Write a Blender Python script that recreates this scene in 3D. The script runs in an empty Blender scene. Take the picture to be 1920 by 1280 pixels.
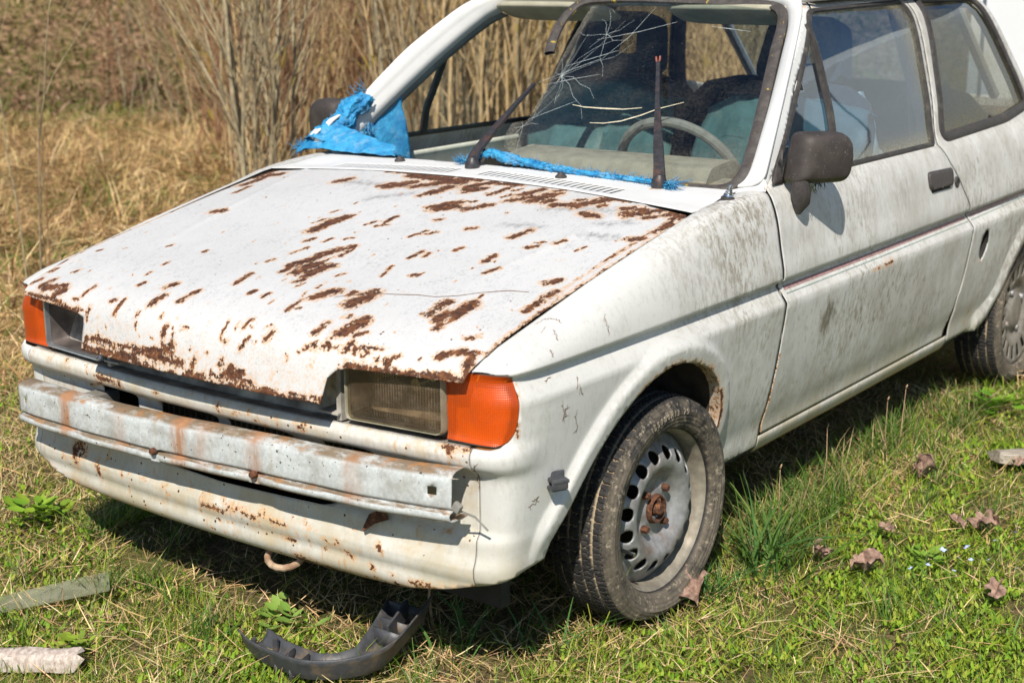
import bpy, bmesh, math, random
import numpy as np
from mathutils import Vector, Matrix
from mathutils.geometry import delaunay_2d_cdt
random.seed(7); np.random.seed(7)
SC = bpy.context.scene
COL = SC.collection
# ------------------------------------------------------------------ camera, sky, sun, exposure
CAM = Vector((2.3261, -1.9538, 1.4249)); YAW, PIT, ROLL, FPX = -0.6418397, -0.25043172, -0.00832868, 2830.47
_f = Vector((math.sin(YAW)*math.cos(PIT), math.cos(YAW)*math.cos(PIT), math.sin(PIT)))
_r = Vector((math.cos(YAW), -math.sin(YAW), 0)); _u = _r.cross(_f)
_r2 = _r*math.cos(ROLL) + _u*math.sin(ROLL); _u2 = -_r*math.sin(ROLL) + _u*math.cos(ROLL)
cd = bpy.data.cameras.new('camera'); cam = bpy.data.objects.new('camera', cd); COL.objects.link(cam)
m = Matrix.Identity(4)
for i in range(3):
    m[i][0] = _r2[i]; m[i][1] = _u2[i]; m[i][2] = -_f[i]; m[i][3] = CAM[i]
cam.matrix_world = m
cd.sensor_width = 36; cd.lens = FPX/1920*36; cd.clip_end = 400; cd.clip_start = .05
cd.dof.use_dof = True; cd.dof.focus_distance = 3.35; cd.dof.aperture_fstop = 5.0
SC.camera = cam
SUNDIR = Vector((-.32, .60, -.73)).normalized()          # the way the light travels
W = bpy.data.worlds.new('World'); SC.world = W; W.use_nodes = True
nt = W.node_tree; nt.nodes.clear()
sky = nt.nodes.new('ShaderNodeTexSky'); sky.sky_type = 'NISHITA'; sky.sun_disc = False
sky.sun_elevation = math.asin(-SUNDIR.z); sky.sun_rotation = math.atan2(-SUNDIR.x, -SUNDIR.y)
sky.air_density = 1.0; sky.dust_density = .0; sky.ozone_density = 1.0
bg = nt.nodes.new('ShaderNodeBackground'); bg.inputs[1].default_value = .08
wo = nt.nodes.new('ShaderNodeOutputWorld')
nt.links.new(sky.outputs[0], bg.inputs[0]); nt.links.new(bg.outputs[0], wo.inputs[0])
sl = bpy.data.lights.new('sun', 'SUN'); sun = bpy.data.objects.new('sun', sl); COL.objects.link(sun)
sl.energy = 4.6; sl.angle = math.radians(.53); sl.color = (1, .93, .82)
sun.rotation_euler = (-SUNDIR).to_track_quat('Z', 'Y').to_euler(); sun.location = (3, -6, 8)
SC.view_settings.view_transform = 'Standard'; SC.view_settings.look = 'None'
SC.view_settings.exposure = .40; SC.view_settings.gamma = 1
SC.render.engine = 'CYCLES'
SC.cycles.max_bounces = 8; SC.cycles.transparent_max_bounces = 16
SC.cycles.sample_clamp_indirect = 6

# ------------------------------------------------------------------ node helpers
class MT:
    def __init__(s, name):
        s.m = bpy.data.materials.new(name); s.m.use_nodes = True; s.t = s.m.node_tree; s.t.nodes.clear()
        s.out = s.n('ShaderNodeOutputMaterial'); s.b = s.n('ShaderNodeBsdfPrincipled')
        s.l(s.b.outputs[0], s.out.inputs[0])
        s.tc = s.n('ShaderNodeTexCoord').outputs['Object']
        s.geo = s.n('ShaderNodeNewGeometry')
    def n(s, k): return s.t.nodes.new(k)
    def l(s, a, b): s.t.links.new(a, b)
    def put(s, sock, v):
        if hasattr(v, 'links'): s.l(v, sock)
        elif isinstance(v, (tuple, list)) and len(v) == 3 and sock.type == 'RGBA': sock.default_value = (*v, 1)
        else: sock.default_value = v
    def set(s, **k):
        for a, v in k.items(): s.put(s.b.inputs[{'color':'Base Color','rough':'Roughness','metal':'Metallic','normal':'Normal','spec':'Specular IOR Level','trans':'Transmission Weight','ior':'IOR','coat':'Coat Weight','alpha':'Alpha','sub':'Subsurface Weight'}[a]], v)
    def vec(s, sc=(1,1,1), rot=(0,0,0), src=None, off=(0,0,0)):
        mp = s.n('ShaderNodeMapping'); mp.inputs['Scale'].default_value = sc; mp.inputs['Rotation'].default_value = rot; mp.inputs['Location'].default_value = off
        s.l(src or s.tc, mp.inputs[0]); return mp.outputs[0]
    def noise(s, scale, detail=4, rough=.55, vec=None, dist=0):
        q = s.n('ShaderNodeTexNoise'); q.inputs['Scale'].default_value = scale; q.inputs['Detail'].default_value = detail
        q.inputs['Roughness'].default_value = rough; q.inputs['Distortion'].default_value = dist
        s.l(vec or s.tc, q.inputs['Vector']); return q.outputs[0]
    def voro(s, scale, vec=None, feat='F1'):
        q = s.n('ShaderNodeTexVoronoi'); q.inputs['Scale'].default_value = scale; q.feature = feat
        s.l(vec or s.tc, q.inputs['Vector']); return q.outputs[0]
    def ma(s, op, a, b=0., c=None):
        q = s.n('ShaderNodeMath'); q.operation = op; s.put(q.inputs[0], a); s.put(q.inputs[1], b)
        if c is not None: s.put(q.inputs[2], c)
        return q.outputs[0]
    def st(s, a, lo, hi, o0=0., o1=1.):
        q = s.n('ShaderNodeMapRange'); q.interpolation_type = 'SMOOTHSTEP'
        s.put(q.inputs[0], a); q.inputs[1].default_value = lo; q.inputs[2].default_value = hi; q.inputs[3].default_value = o0; q.inputs[4].default_value = o1
        return q.outputs[0]
    def mix(s, f, a, b):
        q = s.n('ShaderNodeMix'); q.data_type = 'RGBA'; s.put(q.inputs[0], f); s.put(q.inputs[6], a); s.put(q.inputs[7], b); return q.outputs[2]
    def attr(s, nm, o='Fac'):
        q = s.n('ShaderNodeAttribute'); q.attribute_name = nm; return q.outputs[o]
    def sep(s, v=None):
        q = s.n('ShaderNodeSeparateXYZ'); s.l(v or s.tc, q.inputs[0]); return q.outputs
    def bump(s, h, dist=.002, st=.6, prev=None):
        q = s.n('ShaderNodeBump'); q.inputs['Distance'].default_value = dist; q.inputs['Strength'].default_value = st
        s.put(q.inputs['Height'], h)
        if prev is not None: s.l(prev, q.inputs['Normal'])
        return q.outputs[0]

def simple(name, col, rough=.6, metal=0., nscale=30, var=.25, bump=.0, spec=.5, dirt=None, dirtamt=.4):
    M = MT(name)
    c2 = tuple(min(1, c*(1+var)) for c in col); c1 = tuple(c*(1-var) for c in col)
    n = M.noise(nscale, 5, .6)
    c = M.mix(M.st(n, .3, .7), c1, c2)
    if dirt:
        d = M.st(M.noise(nscale*.35, 6, .65, M.vec(off=(3, 1, 2))), .62-dirtamt*.3, .75)
        c = M.mix(M.ma('MULTIPLY', d, .8), c, dirt)
        M.set(rough=M.ma('ADD', rough, M.ma('MULTIPLY', d, .2)))
    else: M.set(rough=rough)
    M.set(color=c, metal=metal, spec=spec)
    if bump: M.set(normal=M.bump(M.noise(nscale*2.5, 6, .6), bump, .7))
    return M.m

RUST_D = (.045, .020, .013); RUST_L = (.125, .048, .022)
def rust_col(M, sc=70):
    a = M.noise(sc, 8, .65)
    c = M.mix(M.st(a, .38, .62), RUST_D, RUST_L)
    b = M.st(M.noise(sc*.8, 6, .7, M.vec(off=(5, 5, 5))), .52, .68)
    return M.mix(M.ma('MULTIPLY', b, .65), c, (.33, .13, .045)), a

def paint(name, base=(.80, .80, .78), kind='bonnet', specks=.5):
    """weathered white paint; a per-point attribute 'rust' says where it has flaked, 'grime' where dirt sits and ledge shade is painted in"""
    M = MT(name)
    xyz = M.sep()
    rust = M.attr('rust')
    strv = M.vec((1, .62, 1))
    n1 = M.ma('ADD', M.ma('MULTIPLY', M.noise(46, 8, .72, M.vec((1, .42, 1), (0, 0, .12))), .5), M.ma('MULTIPLY', M.noise(150, 6, .7, strv), .5))
    n2 = M.noise(260, 4, .6)
    nn = M.ma('ADD', M.ma('MULTIPLY', M.ma('SUBTRACT', n1, .5), 3.1), M.ma('MULTIPLY', M.ma('SUBTRACT', n2, .5), .28))
    f = M.ma('ADD', rust, M.ma('MULTIPLY', nn, M.st(rust, .02, .25)))
    # isolated specks of rust
    v = M.voro(70 if kind == 'bonnet' else 55, M.vec((1, .7, 1)))
    spn = M.st(M.noise(5.5, 3, .6, M.vec(off=(9, 2, 4))), .46 if kind != 'nose' else .36, .66)
    sp = M.ma('MULTIPLY', M.st(v, .10, .19, 1, 0), M.st(M.noise(33, 2, .5), .54, .60))
    sp = M.ma('MULTIPLY', sp, M.ma('MULTIPLY', spn, specks))
    mask = M.ma('MAXIMUM', M.st(f, .54, .565), M.st(sp, .35, .5))
    halo = M.ma('MAXIMUM', M.ma('MULTIPLY', M.st(f, .06, .50), M.st(M.noise(150, 5, .7), .32, .55)), M.ma('MULTIPLY', M.st(sp, .08, .4), .7))
    # paint colour
    c = base
    cl = M.noise(2.6, 5, .6); c = M.mix(M.st(cl, .35, .7), c, tuple(q*.93 for q in base))
    fine = M.st(M.ma('ADD', M.ma('MULTIPLY', M.noise(230, 4, .75, M.vec((1, .5, 1))), .6), M.ma('MULTIPLY', M.noise(60, 6, .75, M.vec((1, .5, 1))), .4)), .48, .66)
    if kind == 'clean':
        c = M.mix(M.ma('MULTIPLY', fine, .12), c, (.33, .34, .36))
    elif kind == 'bonnet':
        pat = M.st(M.noise(7, 5, .65, M.vec(off=(1, 7, 3))), .40, .68)
        c = M.mix(M.ma('MULTIPLY', fine, M.ma('ADD', .20, M.ma('MULTIPLY', pat, .55))), c, (.25, .26, .28))
        blk = M.ma('MULTIPLY', M.st(M.noise(300, 3, .6, M.vec((1, .5, 1), off=(8, 8, 8))), .66, .72), .8); c = M.mix(blk, c, (.10, .09, .085))
        g = M.attr('grime_shade'); gg = M.ma('MULTIPLY', M.st(M.ma('ADD', g, M.ma('MULTIPLY', M.ma('SUBTRACT', M.noise(90, 8, .8, M.vec((1, .45, 1), (0, 0, .5))), .5), 2.4)), .35, 1.25), M.st(g, .02, .3))
        c = M.mix(M.ma('MULTIPLY', gg, .88), c, (.10, .10, .105))
    else:
        # run-down streaks and algae, heavier towards the rear and in the lower part
        stv = M.vec((17, 17, 4.2), (0.25, 0, 0)); st1 = M.noise(1.0, 8, .74, stv)
        st2 = M.noise(1.0, 7, .74, M.vec((75, 75, 30), (.25, 0, 0)))
        big = M.noise(2.2, 4, .55, M.vec(off=(0, 3.3, 1.1)))
        yy = M.st(xyz[1], .62, .95)
        if kind == 'nose': yy = .25
        amt = M.ma('MULTIPLY', M.st(M.ma('ADD', M.ma('MULTIPLY', st1, .42), M.ma('MULTIPLY', big, .62)), .47, .68), yy)
        g = M.attr('grime_shade')
        amt = M.ma('ADD', amt, M.ma('MULTIPLY', M.st(M.ma('ADD', g, M.ma('MULTIPLY', M.ma('SUBTRACT', st2, .5), 1.6)), .30, .85), .95))
        c = M.mix(M.ma('MULTIPLY', amt, .60), c, (.33, .31, .27))
        cld = M.ma('MULTIPLY', M.st(M.noise(7, 8, .72, M.vec((1, 1, .8), off=(2, 5, 2))), .42, .66), M.ma('ADD', M.ma('MULTIPLY', yy, .38), .06)); c = M.mix(cld, c, (.36, .335, .295))
        c = M.mix(M.ma('MULTIPLY', M.st(M.ma('ADD', g, M.ma('MULTIPLY', M.ma('SUBTRACT', st2, .5), 1.8)), .62, 1.0), .85), c, (.105, .095, .07))
        fs = M.ma('MULTIPLY', M.st(M.ma('ADD', M.ma('MULTIPLY', st2, .7), M.ma('MULTIPLY', M.noise(3.2, 7, .7, M.vec(off=(1, 1, 6))), .35)), .50, .64), M.ma('ADD', M.ma('MULTIPLY', M.ma('MULTIPLY', yy, M.st(M.noise(2.1, 4, .6, M.vec(off=(7, 3, 1))), .36, .66)), .68), .22))
        c = M.mix(fs, c, (.25, .215, .165))
        scr = M.st(M.noise(1.0, 6, .8, M.vec((210, 210, 60), (.5, 0, .3))), .63, .70); c = M.mix(M.ma('MULTIPLY', scr, .55), c, (.14, .12, .10))
        low = M.ma('MULTIPLY', M.st(xyz[2], .42, .24), M.st(M.noise(6, 6, .65), .30, .65))
        c = M.mix(M.ma('MULTIPLY', low, .70), c, (.36, .31, .19))
        c = M.mix(M.ma('MULTIPLY', fine, .15), c, (.32, .32, .30))
        if kind == 'nose':
            h3 = M.ma('MULTIPLY', M.st(M.noise(11, 8, .75, M.vec(off=(4, 4, 1))), .44, .66), .62)
            c = M.mix(h3, c, (.50, .40, .25))
            runs = M.ma('MULTIPLY', M.st(M.noise(1.0, 5, .6, M.vec((42, 42, 6.5), off=(2, 2, 2))), .58, .72), .85)
            c = M.mix(runs, c, (.48, .27, .10))
    c = M.mix(M.ma('MULTIPLY', halo, .85), c, (.58, .33, .15))
    rc, rn = rust_col(M)
    c = M.mix(mask, c, rc)
    M.set(color=c, rough=M.ma('ADD', M.ma('MULTIPLY', mask, .35), M.ma('ADD', .42, M.ma('MULTIPLY', M.noise(40, 4), .22))), spec=.35)
    b = M.bump(M.ma('ADD', M.ma('MULTIPLY', mask, -1), M.ma('MULTIPLY', M.ma('MULTIPLY', rn, mask), .8)), .0012, .9)
    dent = M.noise(9, 2, .5); b = M.bump(dent, .006 if kind != 'bonnet' else .004, .35, b)
    b = M.bump(M.noise(420, 2, .5), .0002, .4, b)
    M.set(normal=b)
    return M.m

M_BON = paint('bonnet_paint', (.56, .56, .56), 'bonnet', 1.0)
M_CLEAN = paint('scuttle_paint', (.68, .68, .67), 'clean', .1)
M_SIDE = paint('side_paint', (.62, .62, .60), 'side', .12)
M_NOSE = paint('nose_paint', (.62, .61, .575), 'nose', 3.5)
M_ROOF = paint('roof_paint', (.66, .66, .64), 'side', .2)
M_INNER = simple('grey_inner_metal', (.22, .21, .19), .8, 0, 12, .35, .001, dirt=(.07, .045, .03), dirtamt=.5)  # dark grey metal with brown dirt patches
M_SLAM = simple('grimy_slam_panel_paint', (.36, .34, .31), .8, 0, 22, .4, .002, dirt=(.075, .045, .03), dirtamt=.85)
M_DARK = simple('dark_underbody', (.03, .027, .024), .9, 0, 10, .4, .002)
M_WELL = simple('dirty_wheel_well', (.055, .045, .035), .95, 0, 18, .5, .004, dirt=(.14, .10, .06), dirtamt=.5)
M_RUB = simple('black_rubber_seal', (.038, .034, .032), .62, 0, 60, .3, .0006, dirt=(.11, .10, .085), dirtamt=.35)
M_PLAST = simple('weathered_black_plastic', (.050, .043, .042), .58, 0, 130, .25, .0008, dirt=(.12, .11, .10), dirtamt=.15)
M_TRIM = simple('grey_trim_plastic', (.055, .058, .066), .48, 0, 60, .2, .0006, dirt=(.17, .12, .07), dirtamt=.45)
M_CHROME = simple('dull_chrome', (.55, .57, .60), .25, 1, 30, .15)
M_RUSTM = MT('bare_rust'); _c, _n = rust_col(M_RUSTM, 120); M_RUSTM.set(color=_c, rough=.9, normal=M_RUSTM.bump(_n, .002, .8)); M_RUSTM = M_RUSTM.m
M_STRIPE_R = simple('faded_red_stripe', (.33, .19, .18), .55, 0, 90, .3)
M_STRIPE_G = simple('faded_green_stripe', (.24, .31, .28), .55, 0, 90, .3)
M_CRACK = simple('paint_crack', (.17, .09, .05), .9, 0, 200, .5)
M_DRYWOOD = None

# ------------------------------------------------------------------ the body surfaces
def pc(xs, ys, q):
    """monotone cubic interpolation through a table"""
    xs = np.asarray(xs, float); ys = np.asarray(ys, float); q = np.asarray(q, float)
    h = np.diff(xs); d = np.diff(ys) / h
    m = np.empty_like(ys); m[0] = d[0]; m[-1] = d[-1]
    a, b = d[:-1], d[1:]
    with np.errstate(divide='ignore', invalid='ignore'):
        w1 = 2 * h[1:] + h[:-1]; w2 = h[1:] + 2 * h[:-1]
        hm = (w1 + w2) / (w1 / a + w2 / b)
    m[1:-1] = np.where(a * b > 0, hm, 0)
    i = np.clip(np.searchsorted(xs, q) - 1, 0, len(xs) - 2)
    t = np.clip((q - xs[i]) / h[i], 0, 1); H = h[i]
    t2 = t * t; t3 = t2 * t
    return (2*t3-3*t2+1)*ys[i] + (t3-2*t2+t)*H*m[i] + (-2*t3+3*t2)*ys[i+1] + (t3-t2)*H*m[i+1]
def sstep(a, b, q):
    t = np.clip((np.asarray(q, float) - a) / (b - a), 0, 1)
    return t * t * (3 - 2 * t)
# outline of the body seen from above, from the middle of the nose back along the left flank
PLAN = np.array([(0,.112),(.2,.116),(.364,.124),(.5,.133),(.6,.140),(.66,.144),(.703,.151),(.732,.170),(.747,.205),(.753,.262),
    (.756,.36),(.761,.6),(.765,.9),(.767,1.25),(.768,2.0),(.768,2.6),(.764,3.0),(.750,3.3),(.72,3.5),(.66,3.60),(.5,3.65),(0,3.67)])
_c = np.concatenate([[0], np.cumsum(np.hypot(*np.diff(PLAN, axis=0).T))])
_S = np.linspace(0, _c[-1], 2400)
_P = np.stack([pc(_c, PLAN[:,0], _S), pc(_c, PLAN[:,1], _S)], 1)
def _sm(a, n=14):
    k = np.hanning(2*n+1); k /= k.sum()
    p = np.concatenate([2*a[0]-a[n:0:-1], a, 2*a[-1]-a[-2:-n-2:-1]])
    return np.convolve(p, k, 'valid')
_P = np.stack([_sm(_P[:,0]), _sm(_P[:,1])], 1)
_T = np.gradient(_P, axis=0); _T /= np.linalg.norm(_T, axis=1)[:,None]
SMAX = _S[-1]
def s_of_y(y):     # arc length of a point of the flank with that y (y between .26 and 3.4)
    k = (_P[:,0] > .7) & (_P[:,1] > .2) & (_P[:,1] < 3.45)
    return np.interp(y, _P[k,1], _S[k])
DS_Z = [.10,.17,.235,.256,.262,.31,.37,.45,.55,.60,.622,.628,.640,.655,.664,.668,.676,.686,.75,.82,.87,.886,.90,1.0,1.1,1.2,1.25,1.28,1.30,1.315]
DS_X = [-.19,-.135,-.085,-.069,-.066,-.059,-.042,-.025,-.009,-.002,0,-.003,-.012,-.023,-.029,-.026,-.011,-.010,-.020,-.033,-.052,-.064,-.072,-.102,-.137,-.175,-.202,-.232,-.265,-.31]
DF_Z = [.10,.165,.19,.205,.225,.240,.258,.278,.292,.306,.325,.345,.365,.47,.484,.494,.505,.52,.532,.540,.55,.7]
DF_X = [-.20,-.12,-.055,-.022,.002,.006,.003,.010,.010,.002,-.004,-.006,-.022,-.024,-.012,.006,.014,.016,.008,-.006,-.014,-.014]
ARCH = np.array([(.283,.284),(.294,.320),(.352,.383),(.461,.487),(.561,.553),(.64,.582),(.70,.590),(.776,.577),(.872,.533),(.925,.468),(.942,.401),(.925,.32),(.905,.24)])
ARCH_R = np.array([(2.62,.241),(2.764,.290),(2.825,.345),(2.866,.43),(2.93,.50),(3.0,.54),(3.08,.553),(3.16,.54),(3.24,.49),(3.29,.41),(3.31,.32),(3.32,.25)])
GAP_Y = [.10,.143,.225,.345,.529,.731,.926,1.0,1.19,1.3]
GAP_Z = [.668,.681,.713,.741,.784,.825,.863,.872,.882,.884]
GAP_X = [.655,.662,.664,.664,.664,.664,.664,.660,.648,.645]
def _dense(P, n=60):
    c = np.concatenate([[0], np.cumsum(np.hypot(*np.diff(P, axis=0).T))]); q = np.linspace(0, c[-1], n)
    return np.stack([pc(c, P[:,0], q), pc(c, P[:,1], q)], 1)
ARCH_D = _dense(ARCH); ARCH_RD = _dense(ARCH_R)
def arch_offset(P, r):
    T = np.gradient(P, axis=0); T /= np.hypot(*T.T)[:,None]
    return P + r*np.stack([-T[:,1], T[:,0]], 1)
def _polydist(P, y, z):
    d = np.full(np.shape(y), 9.)
    for a, b in zip(P[:-1], P[1:]):
        e = b - a; L = e @ e
        t = np.clip(((y-a[0])*e[0] + (z-a[1])*e[1]) / L, 0, 1)
        d = np.minimum(d, np.hypot(y-a[0]-t*e[0], z-a[1]-t*e[1]))
    return d
def skin(s, t):
    """body side/nose skin: s = arc length round the plan outline, t = height (over the wing: runs on up to the bonnet gap)"""
    s, t = np.broadcast_arrays(np.asarray(s, float), np.asarray(t, float))
    bx = np.interp(s, _S, _P[:,0]); by = np.interp(s, _S, _P[:,1])
    tx = np.interp(s, _S, _T[:,0]); ty = np.interp(s, _S, _T[:,1])
    nx, ny = ty, -tx
    wing = (by < 1.215) 
    zz = np.where(wing, np.minimum(t, .680), t)
    w = sstep(.60, .86, s)
    ds = pc(DS_Z, DS_X, zz); ds = ds*np.where(zz < .60, 1 - .55*(1-sstep(.28, .55, by))*(by < 1.), 1)
    d = (1-w) * pc(DF_Z, DF_X, zz) + w * ds
    dist = _polydist(ARCH_D, by, zz)
    d = d + (.0155 - .08*np.clip(.03-dist, 0, .03)) * (1 - sstep(.036, .054, dist)) * (by > .19) * (by < 1.1) * (zz < .66) * sstep(.265, .36, zz)
    dist = _polydist(ARCH_RD, by, zz)
    d = d + .014 * (1 - sstep(.034, .050, dist)) * (by > 2.66)*(zz < .66)
    x = bx + nx * d; y = by + ny * d; z = zz.copy()
    # over the wing
    k = np.clip((t - .680) / .5, 0, 1)
    gy = np.clip(by, .143, 1.3)
    gx = np.interp(gy, GAP_Y, GAP_X); gz = np.interp(gy, GAP_Y, GAP_Z)
    gyy = np.where(by < .19, .143 + (by-.147)*.9 + .004, by)
    cx = np.minimum(x, .90) - .010 - .020*sstep(.3,1.2,by); cz = gz - .004
    cz = np.maximum(cz, .683)
    c = sstep(.15, 1.2, by) * .30 + .55
    p1x = x + (cx-x)*c; p1z = z + (cz-z)*c
    p2x = gx + (cx-gx)*c; p2z = gz + (cz-gz)*c
    a0 = (1-k)**3; a1 = 3*k*(1-k)**2; a2 = 3*k*k*(1-k); a3 = k**3
    X = a0*x + a1*p1x + a2*p2x + a3*gx
    Z = a0*z + a1*p1z + a2*p2z + a3*gz
    wr = sstep(.80, 1.20, by); kz = .680 + np.clip(k/.62, 0, 1)*.200
    xs_ = bx + pc(DS_Z, DS_X, kz); k2 = np.clip((k-.62)/.38, 0, 1)
    X = X*(1-wr) + wr*(xs_ + (gx-xs_)*k2); Z = Z*(1-wr) + wr*(kz + (gz-kz)*k2 + .004*np.sin(np.pi*k2))
    Y = a0*y + (a1)*y + a2*gyy + a3*gyy
    up = wing & (t > .680)
    return np.stack([np.where(up, X, x), np.where(up, Y, y), np.where(up, Z, z)], -1)
BON = np.array([(.030,.560),(.032,.575),(.038,.600),(.046,.63),(.056,.66),(.071,.688),(.100,.710),(.15,.730),(.225,.750),(.345,.772),(.529,.808),(.731,.847),(.9,.877),(1.06,.903)])
_bc = np.concatenate([[0], np.cumsum(np.hypot(*np.diff(BON, axis=0).T))])
_BV = np.linspace(0, _bc[-1], 1200)
_BY = _sm(pc(_bc, BON[:,0], _BV), 12); _BZ = _sm(pc(_bc, BON[:,1], _BV), 12)
def bonnet(x, v):
    x, v = np.broadcast_arrays(np.asarray(x, float), np.asarray(v, float))
    y = np.interp(v, _BV, _BY); z = np.interp(v, _BV, _BZ)
    y = y + .152 * x**2 * (1 - sstep(.12, .50, v))
    c = .004 + .020 * sstep(.05, .25, v)
    ax = np.abs(x)
    z = z - c * (.75*(ax/.66)**2.2 + .25*sstep(.46, .66, ax) )
    z = z + .0025*np.exp(-((ax-(.44+.14*np.clip(v-.4,0,1)))/.012)**2)*sstep(.35,.7,v)
    return np.stack([x, y, z], -1)
def screen(x, z):
    x, z = np.broadcast_arrays(np.asarray(x, float), np.asarray(z, float))
    return np.stack([x, 1.160 + .12*x**2 + (z-.9)*1.45 - .10*(z-.9)*(1.28-z), z], -1)
def scuttle(x, y):
    x, y = np.broadcast_arrays(np.asarray(x, float), np.asarray(y, float))
    return np.stack([x, y, .892 + .04*(y-1.0) - .05*x**2], -1)

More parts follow.
